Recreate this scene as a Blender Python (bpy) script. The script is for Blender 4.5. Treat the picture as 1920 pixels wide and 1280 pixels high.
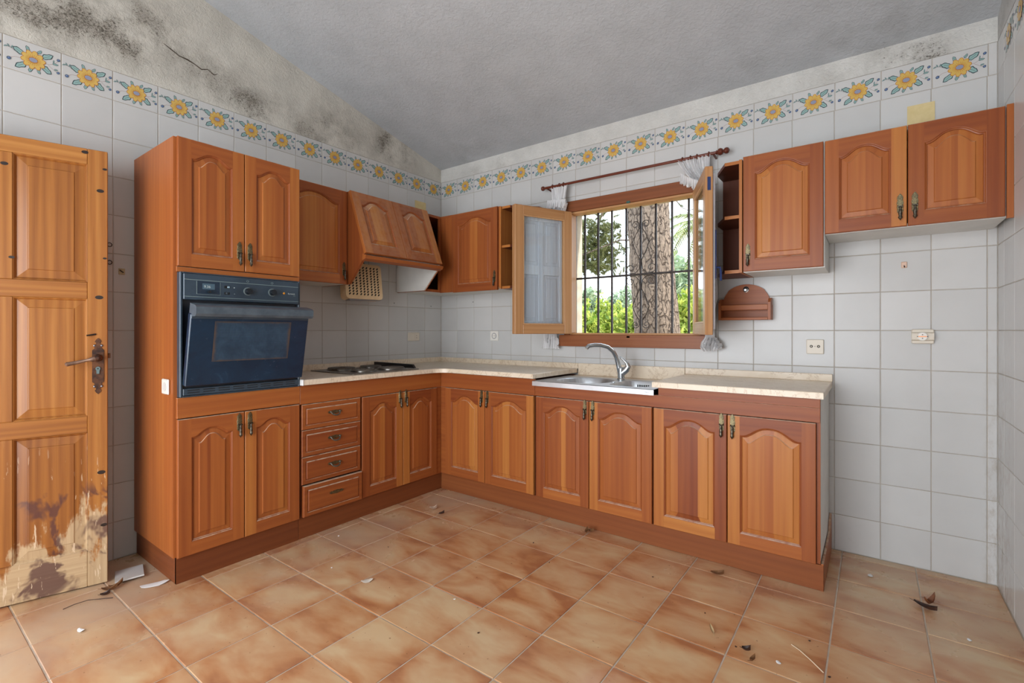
import bpy, bmesh, math, random
from mathutils import Vector, Matrix, noise
random.seed(7)
for o in list(bpy.data.objects): bpy.data.objects.remove(o)
scene = bpy.context.scene
C = scene.collection
R = math.radians
# ------------------------------------------------------------------ camera
cam_d = bpy.data.cameras.new('camera'); cam = bpy.data.objects.new('camera', cam_d); C.objects.link(cam)
cam_d.sensor_width = 36.0; cam_d.sensor_fit = 'HORIZONTAL'; cam_d.lens = 907.6 / 1920 * 36.0
cam_d.shift_y = -20.0 / 1920; cam_d.clip_start = 0.05; cam_d.clip_end = 200
cam.location = (3.16, -3.16, 1.188); cam.rotation_euler = (R(90), 0, R(36.67))
scene.camera = cam
# ------------------------------------------------------------------ world, sun, daylight openings, added fill, exposure
w = bpy.data.worlds.new('hazy_sky'); scene.world = w; w.use_nodes = True
bg = w.node_tree.nodes['Background']; bg.inputs[0].default_value = (0.80, 0.90, 1.0, 1); bg.inputs[1].default_value = 4.2
def light(name, kind, loc, rot, **kw):
    d = bpy.data.lights.new(name, kind); o = bpy.data.objects.new(name, d); C.objects.link(o)
    o.location = loc; o.rotation_euler = rot
    for k, v in kw.items():
        if k == 'portal': d.cycles.is_portal = v
        else: setattr(d, k, v)
    return o
sun = light('sun', 'SUN', (12, 3, 9), (0, 0, 0), energy=6.0, angle=R(1.0), color=(1, 0.93, 0.80))
sun.rotation_euler = Vector((-0.80, -0.12, -0.58)).to_track_quat('-Z', 'Y').to_euler()
light('window_sky_portal', 'AREA', (1.825, 0.27, 1.61), (R(-90), 0, 0), shape='RECTANGLE', size=1.03, size_y=0.98, portal=True)
# fill light added at an assumed opening behind the camera; daylight of left doorway
light('added_rear_fill', 'AREA', (1.95, -4.78, 1.25), (R(90), 0, 0), shape='RECTANGLE', size=2.3, size_y=2.2, energy=90, color=(0.95, 0.97, 1.0))
light('doorway_daylight', 'AREA', (-0.2, -3.56, 1.03), (0, R(-90), 0), shape='RECTANGLE', size=1.95, size_y=0.7, energy=26, color=(0.95, 0.97, 1.0))
vs = scene.view_settings
vs.view_transform = 'Standard'; vs.look = 'None'; vs.gamma = 1.0; vs.exposure = -0.10; vs.use_curve_mapping = False
# ------------------------------------------------------------------ helpers: objects
def link(o, parent=None):
    C.objects.link(o)
    if parent: o.parent = parent
    return o
def tag(o, label=None, cat=None, group=None, kind=None):
    if label: o['label'] = label
    if cat: o['category'] = cat
    if group: o['group'] = group
    if kind: o['kind'] = kind
    return o
def thing(name, label, cat, loc=(0, 0, 0), rz=0, group=None, kind=None):
    o = bpy.data.objects.new(name, None); link(o); o.empty_display_size = 0.1
    o.location = loc; o.rotation_euler = (0, 0, rz)
    return tag(o, label, cat, group, kind)
LW = R(90)      # furniture of the left wall is built as if on the back wall, then turned
class MB:
    """collects faces of one mesh; uv = (across grain, along grain) in metres, tone = random value of each piece"""
    def __init__(s): s.V = []; s.F = []; s.U = []; s.T = []; s.M = []; s.piece()
    def piece(s, tone=None, g='z', m=0):
        s.tone = random.random() if tone is None else tone
        s.off = (random.uniform(0, 40), random.uniform(0, 40)); s.g = 'xyz'.index(g); s.m = m; return s
    def v(s, *p): s.V.append(Vector(p)); return len(s.V) - 1
    def f(s, idx, tone=None):
        P = [s.V[i] for i in idx]
        n = Vector((0, 0, 0))
        for i in range(len(P)):
            a, b = P[i], P[(i + 1) % len(P)]; n += a.cross(b)
        k = max(range(3), key=lambda i: abs(n[i])); g = s.g
        if k == g: a1, a2 = [i for i in range(3) if i != k]
        else: a2 = g; a1 = 3 - k - g
        s.F.append(list(idx)); s.U.append([(p[a1] + s.off[0], p[a2] + s.off[1]) for p in P])
        s.T.append(s.tone if tone is None else tone); s.M.append(s.m)
    def q(s, a, b, c, d, tone=None): s.f([s.v(*a), s.v(*b), s.v(*c), s.v(*d)], tone)
    def box(s, x0, x1, y0, y1, z0, z1, b=0.0):
        lo = (min(x0, x1), min(y0, y1), min(z0, z1)); hi = (max(x0, x1), max(y0, y1), max(z0, z1))
        if b <= 0:
            I = [s.v(*(hi[i] if (k >> i) & 1 else lo[i] for i in range(3))) for k in range(8)]
            for f in ((0, 2, 3, 1), (4, 5, 7, 6), (0, 1, 5, 4), (2, 6, 7, 3), (0, 4, 6, 2), (1, 3, 7, 5)): s.f([I[j] for j in f])
            return s
        b = min(b, min(hi[i] - lo[i] for i in range(3)) * 0.45)
        I = {}
        for k in range(8):
            for a in range(3):
                p = []
                for i in range(3):
                    e = hi[i] if (k >> i) & 1 else lo[i]
                    if i != a: e += -b if (k >> i) & 1 else b
                    p.append(e)
                I[k, a] = s.v(*p)
        for a in range(3):
            o1, o2 = [i for i in range(3) if i != a]
            for sgn in (0, 1):
                ks = [(sgn << a) | (i << o1) | (j << o2) for i, j in ((0, 0), (1, 0), (1, 1), (0, 1))]
                s.f([I[k, a] for k in ks])
        for a in range(3):
            o1, o2 = [i for i in range(3) if i != a]
            for i in (0, 1):
                for j in (0, 1):
                    k0 = (i << o1) | (j << o2); k1 = k0 | (1 << a)
                    s.f([I[k0, o1], I[k1, o1], I[k1, o2], I[k0, o2]])
        for k in range(8): s.f([I[k, 0], I[k, 1], I[k, 2]])
        return s
    def tube(s, pts, r, n=8, cap=True, flat=1.0):
        pts = [Vector(p) for p in pts]; N = len(pts)
        rr = r if isinstance(r, (list, tuple)) else [r] * N
        t0 = (pts[1] - pts[0]).normalized(); u = t0.orthogonal().normalized(); rings = []
        for i, p in enumerate(pts):
            t = ((pts[min(i + 1, N - 1)] - pts[max(i - 1, 0)])).normalized()
            u = (u - t * u.dot(t)); u = u.normalized() if u.length > 1e-6 else t.orthogonal().normalized()
            w_ = t.cross(u)
            rings.append([s.v(*(p + (u * math.cos(2 * math.pi * k / n) + w_ * math.sin(2 * math.pi * k / n) * flat) * rr[i])) for k in range(n)])
        for a, b in zip(rings, rings[1:]):
            for k in range(n): s.f([a[k], a[(k + 1) % n], b[(k + 1) % n], b[k]])
        if cap: s.f(rings[0][::-1]); s.f(rings[-1])
        return s
    def lathe(s, prof, o=(0, 0, 0), ax='z', n=20, cap=True):
        A = {'z': (Vector((1, 0, 0)), Vector((0, 1, 0)), Vector((0, 0, 1))), 'y': (Vector((1, 0, 0)), Vector((0, 0, 1)), Vector((0, -1, 0))), 'x': (Vector((0, 1, 0)), Vector((0, 0, 1)), Vector((1, 0, 0)))}[ax]
        o = Vector(o); rings = []
        for r, h in prof:
            rings.append([s.v(*(o + A[2] * h + (A[0] * math.cos(2 * math.pi * k / n) + A[1] * math.sin(2 * math.pi * k / n)) * max(r, 1e-5))) for k in range(n)])
        for a, b in zip(rings, rings[1:]):
            for k in range(n): s.f([a[k], a[(k + 1) % n], b[(k + 1) % n], b[k]])
        if cap: s.f(rings[0][::-1]); s.f(rings[-1])
        return s
    def prism(s, pts, plane, d0, d1):
        """outline in 'xz', 'xy' or 'yz', extruded along the third axis"""
        def P(p, d): return {'xz': (p[0], d, p[1]), 'xy': (p[0], p[1], d), 'yz': (d, p[0], p[1])}[plane]
        a = [s.v(*P(p, d0)) for p in pts]; b = [s.v(*P(p, d1)) for p in pts]; n = len(pts)
        s.f(a[::-1]); s.f(b)
        for i in range(n): s.f([a[i], a[(i + 1) % n], b[(i + 1) % n], b[i]])
        return s
    def build(s, name, mats, parent=None, loc=(0, 0, 0), rot=(0, 0, 0), smooth=30, recalc=True, data=False):
        me = bpy.data.meshes.new(name)
        me.from_pydata([tuple(p) for p in s.V], [], s.F)
        if not isinstance(mats, (list, tuple)): mats = [mats]
        for m in mats: me.materials.append(m)
        uv = me.uv_layers.new(name='UVMap'); L = [c for u in s.U for c in u]
        flat = [x for c in L for x in c]; uv.data.foreach_set('uv', flat)
        at = me.attributes.new('tone', 'FLOAT', 'FACE'); at.data.foreach_set('value', s.T)
        me.polygons.foreach_set('material_index', s.M)
        if recalc:
            bm = bmesh.new(); bm.from_mesh(me); bmesh.ops.recalc_face_normals(bm, faces=bm.faces); bm.to_mesh(me); bm.free()
        if smooth:
            me.polygons.foreach_set('use_smooth', [True] * len(me.polygons)); me.set_sharp_from_angle(angle=R(smooth))
        me.update()
        if data: return me
        o = bpy.data.objects.new(name, me); link(o, parent); o.location = loc; o.rotation_euler = rot
        return o
def inst(name, me, parent, loc, rot=(0, 0, 0)):
    o = bpy.data.objects.new(name, me); link(o, parent); o.location = loc; o.rotation_euler = rot; return o
# ------------------------------------------------------------------ helpers: materials
def lin(c): return tuple(((x / 255) / 12.92 if x / 255 <= 0.04045 else ((x / 255 + 0.055) / 1.055) ** 2.4) for x in c) + (1.0,)
class NT:
    def __init__(s, name):
        s.m = bpy.data.materials.new(name); s.m.use_nodes = True; s.t = s.m.node_tree; s.b = s.t.nodes['Principled BSDF']
        s.out = s.t.nodes['Material Output']
    def n(s, typ, ins=None, **props):
        x = s.t.nodes.new('ShaderNode' + typ)
        for k, v in props.items(): setattr(x, k, v)
        for k, v in (ins or {}).items():
            sk = x.inputs[k]
            if isinstance(v, bpy.types.NodeSocket): s.t.links.new(v, sk)
            else: sk.default_value = v
        return x
    def set(s, **kw):
        for k, v in kw.items():
            sk = s.b.inputs[k.replace('_', ' ')]
            if isinstance(v, bpy.types.NodeSocket): s.t.links.new(v, sk)
            else: sk.default_value = v
        return s
    def math(s, op, a, b=0.0, clamp=False):
        return s.n('Math', {0: a, 1: b}, operation=op, use_clamp=clamp).outputs[0]
    def ramp(s, fac, stops):
        r = s.n('ValToRGB', {0: fac}); e = r.color_ramp.elements
        while len(e) < len(stops): e.new(0.5)
        for i, (p, c) in enumerate(stops): e[i].position = p; e[i].color = c
        return r.outputs[0]
    def mix(s, fac, a, b, blend='MIX'):
        x = s.n('Mix', data_type='RGBA', blend_type=blend)
        for k, v in ((0, fac), (6, a), (7, b)):
            if isinstance(v, bpy.types.NodeSocket): s.t.links.new(v, x.inputs[k])
            else: x.inputs[k].default_value = v
        return x.outputs[2]
    def noise(s, vec, scale, detail=4, rough=0.55, dist=0.0):
        return s.n('TexNoise', {'Vector': vec, 'Scale': scale, 'Detail': detail, 'Roughness': rough, 'Distortion': dist}).outputs[0]
    def map(s, vec, scale=(1, 1, 1), loc=(0, 0, 0), rot=(0, 0, 0)):
        return s.n('Mapping', {'Vector': vec, 'Scale': scale, 'Location': loc, 'Rotation': rot}).outputs[0]
    def bump(s, h, strength=0.2, dist=0.01):
        x = s.n('Bump', {'Height': h, 'Strength': strength, 'Distance': dist}); s.set(Normal=x.outputs[0]); return x.outputs[0]
    def pos(s): return s.n('NewGeometry').outputs['Position']
    def obj(s): return s.n('TexCoord').outputs['Object']
    def smooth(s, v, a, b, lo=0.0, hi=1.0):
        return s.n('MapRange', {0: v, 1: a, 2: b, 3: lo, 4: hi}, interpolation_type='SMOOTHSTEP').outputs[0]
G1 = (1, 1, 1, 1); G0 = (0, 0, 0, 1)
def plain(name, c, rough=0.5, metal=0.0, **kw):
    t = NT(name); t.set(Base_Color=lin(c), Roughness=rough, Metallic=metal, **kw); return t.m
def worn(name, c1, c2, rough=0.5, metal=0.0, scale=30, bump=0.1, **kw):
    t = NT(name); n = t.noise(t.obj(), scale, 5, 0.6)
    t.set(Base_Color=t.ramp(n, [(0.3, lin(c1)), (0.7, lin(c2))]), Roughness=rough, Metallic=metal, **kw)
    if bump: t.bump(n, bump, 0.002)
    return t.m
def wood(name, dark, mid, light_, rough=0.34, coat=0.35, grain=1.0, knots=False, wear=False, dusty=False, figw=None):
    t = NT(name); uv = t.n('UVMap').outputs[0]; tone = t.n('Attribute', attribute_name='tone').outputs['Fac']
    fine = t.noise(t.map(uv, (95, 2.2, 1)), 1.0, 5, 0.6, 0.6)
    broad = t.noise(t.map(uv, (11, 0.55, 1)), 1.0, 3, 0.5, 0.3)
    fig = t.n('TexWave', {'Vector': t.map(uv, (1, 0.045, 1)), 'Scale': 9.0, 'Distortion': 6.0, 'Detail': 2.0, 'Detail Scale': 1.5}, wave_type='BANDS', bands_direction='X').outputs['Fac']
    f = t.math('ADD', t.math('MULTIPLY', tone, 0.56), t.math('MULTIPLY', broad, 0.42))
    f = t.math('ADD', f, t.math('MULTIPLY', t.math('SUBTRACT', fig, 0.5), figw or 0.10 * grain))
    col = t.ramp(f, [(0.12, lin(dark)), (0.5, lin(mid)), (0.88, lin(light_))])
    g = t.ramp(fine, [(0.28, (0.82, 0.78, 0.74, 1)), (0.6, G1)])
    col = t.mix(0.75 * min(grain, 1.3), col, t.mix(1.0, col, g, 'MULTIPLY'))
    rg = rough
    if knots:
        vo = t.n('TexVoronoi', {'Vector': t.map(uv, (5.0, 2.6, 1)), 'Scale': 1.0, 'Randomness': 1.0})
        k = t.smooth(vo.outputs['Distance'], 0.03, 0.085, 1.0, 0.0)
        k = t.math('MULTIPLY', k, t.math('GREATER_THAN', t.n('SeparateColor', {0: vo.outputs['Color']}).outputs[0], 0.60))
        col = t.mix(k, col, lin((38, 22, 14)))
    if wear:
        p = t.n('SeparateXYZ', {0: t.n('TexCoord').outputs['Object']})
        z = p.outputs['Z']; x = p.outputs['X']; ob = t.obj()
        n1 = t.noise(t.map(ob, (3.2, 3.2, 1.5)), 2.2, 5, 0.62); n2 = t.noise(t.map(ob, (30, 30, 5)), 1.0, 6, 0.7); n3 = t.noise(t.map(ob, (4, 4, 3)), 1.6, 4, 0.6, 0.5)
        h = t.math('ADD', t.math('MULTIPLY', t.math('SUBTRACT', n1, 0.5), 1.1), t.math('MULTIPLY', t.math('SUBTRACT', n2, 0.5), 0.4))
        edge = t.smooth(x, 0.40, 0.74, 0.0, 0.20)
        lim = t.math('ADD', t.math('ADD', h, edge), 0.16)
        bare = t.smooth(t.math('SUBTRACT', lim, z), -0.03, 0.06, 0.0, 1.0)
        dk = t.math('MULTIPLY', t.smooth(n3, 0.54, 0.62), t.smooth(z, 0.42, 0.50, 1.0, 0.0))
        scr = t.math('MULTIPLY', t.math('GREATER_THAN', t.noise(t.map(ob, (70, 70, 9)), 1.0, 3, 0.6), 0.66), t.smooth(z, 0.35, 0.75, 0.8, 0.0))
        col = t.mix(bare, col, t.mix(fine, lin((160, 128, 92)), lin((206, 180, 142))))
        col = t.mix(t.math('MULTIPLY', dk, 0.85), col, lin((84, 52, 50)))
        col = t.mix(scr, col, lin((214, 190, 160)))
        rg = t.math('ADD', t.math('MULTIPLY', bare, 0.4), rough, True)
    if dusty:
        nz = t.n('SeparateXYZ', {0: t.n('NewGeometry').outputs['True Normal']}).outputs['Z']
        col = t.mix(t.math('MULTIPLY', t.smooth(nz, 0.25, 0.7), t.smooth(t.noise(t.pos(), 25, 4, 0.6), 0.25, 0.6, 0.1, 0.75)), col, lin((206, 186, 164)))
    t.set(Base_Color=col, Roughness=rg, Coat_Weight=coat, Coat_Roughness=0.22, Specular_IOR_Level=0.28)
    t.bump(fine, 0.06 * grain, 0.001)
    return t.m
CAB = wood('cabinet_wood', (124, 60, 33), (164, 94, 46), (196, 132, 66), 0.40, 0.06, 0.7, dusty=True)
PLI = wood('plinth_wood', (104, 54, 30), (130, 72, 38), (152, 92, 50), 0.5, 0.05, 0.7)
CAB_IN = wood('cabinet_wood_dark', (92, 46, 28), (106, 54, 32), (120, 64, 36), 0.5, 0.1)
PINE = wood('pine_wood', (124, 72, 34), (160, 102, 48), (188, 132, 70), 0.34, 0.2, 1.2, figw=0.20, knots=True, wear=True)
WIN2 = wood('window_frame_wood', (112, 62, 36), (140, 82, 48), (160, 102, 62), 0.42, 0.1)
WIN = wood('window_wood', (146, 100, 62), (176, 128, 84), (202, 158, 112), 0.42, 0.15)
SHUT = wood('weathered_shutter_wood', (188, 188, 196), (212, 214, 222), (230, 232, 238), 0.6, 0.0, 0.8)
RACKW = wood('rack_wood', (132, 70, 38), (158, 88, 46), (176, 106, 58), 0.45, 0.1)
RODW = wood('rod_wood', (92, 40, 26), (108, 50, 32), (122, 62, 40), 0.3, 0.3)
MEL = worn('white_melamine', (206, 204, 198), (220, 218, 212), 0.45, 0, 6, 0)
BRASS = worn('antique_brass', (52, 48, 40), (150, 136, 100), 0.36, 0.8, 190, 0.7)
IRON = worn('dark_iron', (30, 28, 30), (66, 58, 54), 0.45, 0.6, 60, 0.4)
LOCK = worn('rusty_lock_iron', (34, 32, 36), (120, 80, 56), 0.42, 0.7, 28, 0.3)
BLACK = plain('black_void', (14, 12, 12), 0.7)
def tile_mat():
    t = NT('white_wall_tile'); rnd = t.n('ObjectInfo').outputs['Random']
    n = t.noise(t.n('VectorMath', {0: t.obj(), 1: t.n('CombineXYZ', {0: t.math('MULTIPLY', rnd, 50.0)}).outputs[0]}, operation='ADD').outputs[0], 9, 3, 0.5)
    f = t.math('ADD', t.math('MULTIPLY', rnd, 0.55), t.math('MULTIPLY', n, 0.45))
    c = t.ramp(f, [(0.1, lin((190, 189, 187))), (0.9, lin((203, 202, 200)))])
    grime = t.noise(t.pos(), 3.0, 6, 0.7); z = t.n('SeparateXYZ', {0: t.pos()}).outputs['Z']
    g = t.math('MULTIPLY', t.smooth(grime, 0.58, 0.78), t.smooth(z, 0.0, 0.5, 0.6, 0.14))
    px_ = t.n('SeparateXYZ', {0: t.pos()}).outputs['X']
    g = t.math('ADD', g, t.math('MULTIPLY', t.math('MULTIPLY', t.smooth(px_, 3.56, 3.62), t.smooth(t.n('SeparateXYZ', {0: t.pos()}).outputs['Y'], -0.45, -0.05)), t.smooth(t.noise(t.map(t.pos(), (2, 2, 1)), 14, 5, 0.7), 0.42, 0.7, 0.0, t.smooth(z, 0.2, 1.3, 0.55, 0.05))), True)
    c = t.mix(g, c, lin((150, 132, 112)))
    t.set(Base_Color=c, Roughness=0.26, Specular_IOR_Level=0.28)
    t.bump(t.noise(t.obj(), 14, 2, 0.5), 0.05, 0.004)
    return t.m
TILE = tile_mat()
def plaster(name, base, blobs, mott=0.12, bump=0.5, bscale=38, swirl=False, stain=(112, 102, 88)):
    """painted plaster; blobs = mould stains (x, y, z, radius, strength) where they sit on the wall"""
    t = NT(name); p = t.pos()
    n1 = t.noise(p, 5, 6, 0.65); n2 = t.noise(p, 46, 5, 0.7, 0.4); n3 = t.noise(t.map(p, (1, 1, 1)), bscale, 4, 0.6, 0.8)
    c = t.mix(t.smooth(n1, 0.3, 0.75), lin(base), lin(tuple(x * (1 - mott) for x in base)))
    tot = None
    for (x, y, z, r, k) in blobs:
        d = t.n('VectorMath', {0: p, 1: (x, y, z)}, operation='DISTANCE').outputs['Value']
        a = t.smooth(d, 0.0, r, k, 0.0); tot = a if tot is None else t.math('ADD', tot, a)
    if tot is not None:
        den = t.math('MINIMUM', tot, 1.0)
        haze = t.math('MULTIPLY', t.math('MULTIPLY', den, t.smooth(n1, 0.32, 0.66)), 0.55)
        c = t.mix(haze, c, lin(stain))
        n4 = t.noise(t.map(p, (1, 1, 1.5)), 75, 5, 0.75, 1.2)
        k0 = t.math('SUBTRACT', n4, t.math('SUBTRACT', 0.66, t.math('MULTIPLY', t.math('MULTIPLY', den, t.smooth(n1, 0.30, 0.62)), 0.20)))
        c = t.mix(t.math('MULTIPLY', t.smooth(k0, 0.0, 0.10), t.smooth(den, 0.03, 0.3, 0.0, 0.8)), c, lin(tuple(x * 0.62 for x in stain)))
    t.set(Base_Color=c, Roughness=0.88, Specular_IOR_Level=0.2)
    t.bump(n3, bump, 0.012)
    return t.m
# calibration: where a picture point lies on a wall (used to place the stains on the walls themselves)
def on_left(u, v):
    t_, w_ = (u - 960) / 907.6, (620 - v) / 907.6; S_, C_ = math.sin(R(36.67)), math.cos(R(36.67))
    s_ = -3.16 / (-S_ + C_ * t_); return (0.0, -3.16 + s_ * (C_ + S_ * t_), 1.188 + s_ * w_)
def on_back(u, v):
    t_, w_ = (u - 960) / 907.6, (620 - v) / 907.6; S_, C_ = math.sin(R(36.67)), math.cos(R(36.67))
    s_ = 3.16 / (C_ + S_ * t_); return (3.16 + s_ * (-S_ + C_ * t_), 0.0, 1.188 + s_ * w_)
def on_floor(u, v):
    t_, w_ = (u - 960) / 907.6, (620 - v) / 907.6; S_, C_ = math.sin(R(36.67)), math.cos(R(36.67))
    s_ = -1.188 / w_; return (3.16 + s_ * (-S_ + C_ * t_), -3.16 + s_ * (C_ + S_ * t_))
LB = [on_left(*a) + b for a, b in [((20, 30), (0.30, 0.55)), ((60, 20), (0.25, 0.5)), ((145, 15), (0.24, 0.6)), ((270, 40), (0.26, 0.75)), ((235, 85), (0.17, 0.95)), ((180, 60), (0.25, 0.4)), ((350, 120), (0.3, 0.45)), ((430, 165), (0.30, 0.5)),
      ((465, 200), (0.16, 0.85)), ((520, 225), (0.28, 0.6)), ((590, 255), (0.32, 0.62)), ((660, 280), (0.36, 0.6)), ((727, 268), (0.20, 1.2)), ((755, 285), (0.26, 0.85)), ((620, 200), (0.30, 0.3))]]
BBl = [on_back(*a) + b for a, b in [((1745, 98), (0.14, 1.15)), ((1700, 106), (0.12, 0.9)), ((1650, 118), (0.16, 0.55)), ((1560, 150), (0.2, 0.32)), ((940, 310), (0.12, 0.5)), ((890, 318), (0.10, 0.4)), ((1440, 190), (0.2, 0.2))]]
PL_L = plaster('stained_plaster_left', (204, 200, 190), LB, 0.10, 0.5, 60)
PL_B = plaster('plaster_back', (210, 209, 204), BBl, 0.08, 0.5, 60)
PL_R = plaster('plaster_right', (200, 200, 198), [(3.63, -0.1, 2.58, 0.15, 0.6), (3.63, -0.28, 2.62, 0.15, 0.8)], 0.1, 0.5, 55)
PL_P = plaster('plaster_plain', (214, 211, 204), [], 0.06, 0.4, 40)
CEIL = plaster('rough_ceiling_plaster', (184, 188, 192), [(3.2, -0.12, 2.68, 0.45, 0.35), (2.6, -0.08, 2.67, 0.3, 0.2), (0.4, -0.06, 2.67, 0.35, 0.3)], 0.05, 0.42, 46)
GROUT = worn('wall_grout', (156, 146, 132), (180, 172, 160), 0.9, 0, 12, 0.1)
# ------------------------------------------------------------------ room shell
W, DEP, CZ, SL = 3.629, 4.7, 2.652, 0.247
def ceil_z(y): return CZ - SL * y
# window hole in the back wall
HX0, HX1, HZ0, HZ1 = 1.315, 2.335, 1.125, 2.095
DY0, DY1 = -3.915, -3.185          # doorway in the left wall
def wall(name, quads, m, extra=None):
    b = MB()
    for (x0, x1, y0, y1, z0, z1) in quads: b.box(x0, x1, y0, y1, z0, z1)
    o = b.build(name, m, smooth=0); tag(o, kind='structure'); return o
ZB, ZP, ROW0, ROW = 2.385, 2.537, 0.193, 0.1993
T = 0.25
wb = wall('wall_back', [(-T, HX0, 0.002, T, -0.3, ZP), (HX1, W + T, 0.002, T, -0.3, ZP), (HX0, HX1, 0.002, T, -0.3, HZ0), (HX0, HX1, 0.002, T, HZ1, ZP)], GROUT)
o = MB().box(-T, W + T, -0.001, T, ZP, CZ + 0.06).build('plaster_band', PL_B, wb, smooth=0)
def gable(name, x0, x1, m, parent):
    b = MB(); b.prism([(0.0, ZP), (0.0, ceil_z(0) + 0.05), (-DEP, ceil_z(-DEP) + 0.05), (-DEP, ZP)], 'yz', x0, x1)
    return b.build('plaster_gable', m, parent, smooth=0)
wl = wall('wall_left', [(-T, -0.002, DY1, 0.002, -0.3, ZP), (-T, -0.002, -DEP, DY0, -0.3, ZP), (-T, -0.002, DY0, DY1, 2.06, ZP)], GROUT)
gable('plaster_gable', -T, 0.001, PL_L, wl)
wr = wall('wall_right', [(W + 0.002, W + T, -DEP, 0.002, -0.3, ZP)], GROUT)
gable('plaster_gable', W - 0.001, W + T, PL_R, wr)
wf = wall('wall_front', [(-T, 0.75, -DEP - T, -DEP, -0.3, 4.0), (3.15, W + T, -DEP - T, -DEP, -0.3, 4.0), (0.75, 3.15, -DEP - T, -DEP, 2.4, 4.0), (0.75, 3.15, -DEP - T, -DEP, -0.3, 0.02)], PL_P)
b = MB(); b.prism([(0.35, ceil_z(0.35)), (0.35, ceil_z(0.35) + 0.15), (-DEP - T, ceil_z(-DEP - T) + 0.15), (-DEP - T, ceil_z(-DEP - T))], 'yz', -T - 0.1, W + T + 0.1)
tag(b.build('ceiling', CEIL, smooth=0), kind='structure')
# floor with its tiles
def floor_mat():
    t = NT('terracotta_floor_tile'); rnd = t.n('ObjectInfo').outputs['Random']; ob = t.obj()
    sh = t.n('VectorMath', {0: ob, 1: t.n('CombineXYZ', {0: t.math('MULTIPLY', rnd, 37.0), 1: t.math('MULTIPLY', rnd, 91.0), 2: t.math('MULTIPLY', rnd, 53.0)}).outputs[0]}, operation='ADD').outputs[0]
    n1 = t.noise(t.map(sh, (3.6, 7.0, 1)), 1.0, 3, 0.5, 0.5); n2 = t.noise(t.map(sh, (17, 34, 1)), 1.0, 5, 0.6, 0.4)
    xy = t.n('SeparateXYZ', {0: ob}); ax = t.math('ABSOLUTE', xy.outputs[0]); ay = t.math('ABSOLUTE', xy.outputs[1])
    edge = t.smooth(t.math('MAXIMUM', ax, ay), 0.07, 0.155)
    f = t.math('ADD', t.math('ADD', t.math('MULTIPLY', n1, 1.15), t.math('MULTIPLY', n2, 0.16)), t.math('MULTIPLY', edge, 0.13))
    f = t.math('ADD', f, t.math('MULTIPLY', t.math('SUBTRACT', rnd, 0.5), 0.16))
    c = t.ramp(f, [(0.48, lin((208, 178, 138))), (0.68, lin((200, 158, 116))), (0.86, lin((186, 130, 86))), (0.98, lin((166, 106, 68)))])
    p = t.pos(); px = t.n('SeparateXYZ', {0: p})
    d = t.noise(p, 1.7, 5, 0.6, 0.3)
    near = t.math('ADD', t.smooth(px.outputs[0], 1.5, 0.45, 0.0, 0.75), t.smooth(px.outputs[1], -1.1, -0.5, 0.0, 0.35))
    dust = t.math('MULTIPLY', t.smooth(d, 0.30, 0.72), t.math('ADD', near, 0.16))
    c = t.mix(dust, c, lin((184, 160, 138)))
    sp = t.math('GREATER_THAN', t.noise(p, 58, 2, 0.5), 0.735)
    c = t.mix(t.math('MULTIPLY', sp, 0.55), c, lin((98, 62, 40)))
    t.set(Base_Color=c, Roughness=t.math('ADD', t.math('MULTIPLY', dust, 0.35), t.math('ADD', t.math('MULTIPLY', d, 0.14), 0.10)), Specular_IOR_Level=0.5)
    t.bump(t.noise(sh, 11, 3, 0.5), 0.10, 0.006)
    return t.m
FT = floor_mat()
FG = worn('floor_grout', (176, 160, 142), (206, 194, 178), 0.9, 0, 9, 0.1)
fl = wall('floor', [(-T, W + T, -DEP, 0.25, -0.3, -0.0025)], FG)
cache = {}
def tile_mesh(key, w_, h_, t_, bev, m, name):
    """face up (+z), centred, chamfered edge"""
    k = (key, round(w_, 3), round(h_, 3))
    if k not in cache:
        b = MB(); x, y = w_ / 2, h_ / 2
        def ring(i, z): return [b.v(-x + i, -y + i, z), b.v(x - i, -y + i, z), b.v(x - i, y - i, z), b.v(-x + i, y - i, z)]
        r = [ring(0, -t_), ring(0, -bev), ring(bev * 1.4, 0)]
        for a, c in zip(r, r[1:]):
            for i in range(4): b.f([a[i], a[(i + 1) % 4], c[(i + 1) % 4], c[i]])
        b.f(r[-1]); cache[k] = b.build(name, m, smooth=0, data=True)
    return cache[k]
PX, PY, YO = 0.303, 0.302, -0.062
rt = random.Random(3)
for i in range(0, 12):
    for j in range(-1, 15):
        x0, x1 = max(i * PX, 0.0), min((i + 1) * PX, W); y1, y0 = min(YO - j * PY, 0.0), YO - (j + 1) * PY
        if y0 < -4.6 or x1 - x0 < 0.02 or y1 - y0 < 0.02: continue
        if (x1 < 0.5 and y0 > -2.2) or (y0 > -0.5 and x1 < 2.9): continue      # under the cupboards
        g = 0.0028
        me = tile_mesh('floor', x1 - x0 - 2 * g, y1 - y0 - 2 * g, 0.004, 0.0014, FT, 'floor_tile')
        inst('floor_tile', me, fl, ((x0 + x1) / 2, (y0 + y1) / 2, rt.uniform(-0.0005, 0.0006)), (0, 0, 0))
# wall tiles ------------------------------------------------------
def cut(rects, hole):
    out = []
    hx0, hx1, hz0, hz1 = hole
    for (x0, x1, z0, z1) in rects:
        if x1 <= hx0 or x0 >= hx1 or z1 <= hz0 or z0 >= hz1: out.append((x0, x1, z0, z1)); continue
        if z0 < hz0: out.append((x0, x1, z0, hz0))
        if z1 > hz1: out.append((x0, x1, hz1, z1))
        a, c = max(z0, hz0), min(z1, hz1)
        if x0 < hx0: out.append((x0, hx0, a, c))
        if x1 > hx1: out.append((hx1, x1, a, c))
    return [r for r in out if r[1] - r[0] > 0.012 and r[3] - r[2] > 0.012]
rows = [0.0] + [ROW0 + ROW * k for k in range(12)]
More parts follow.
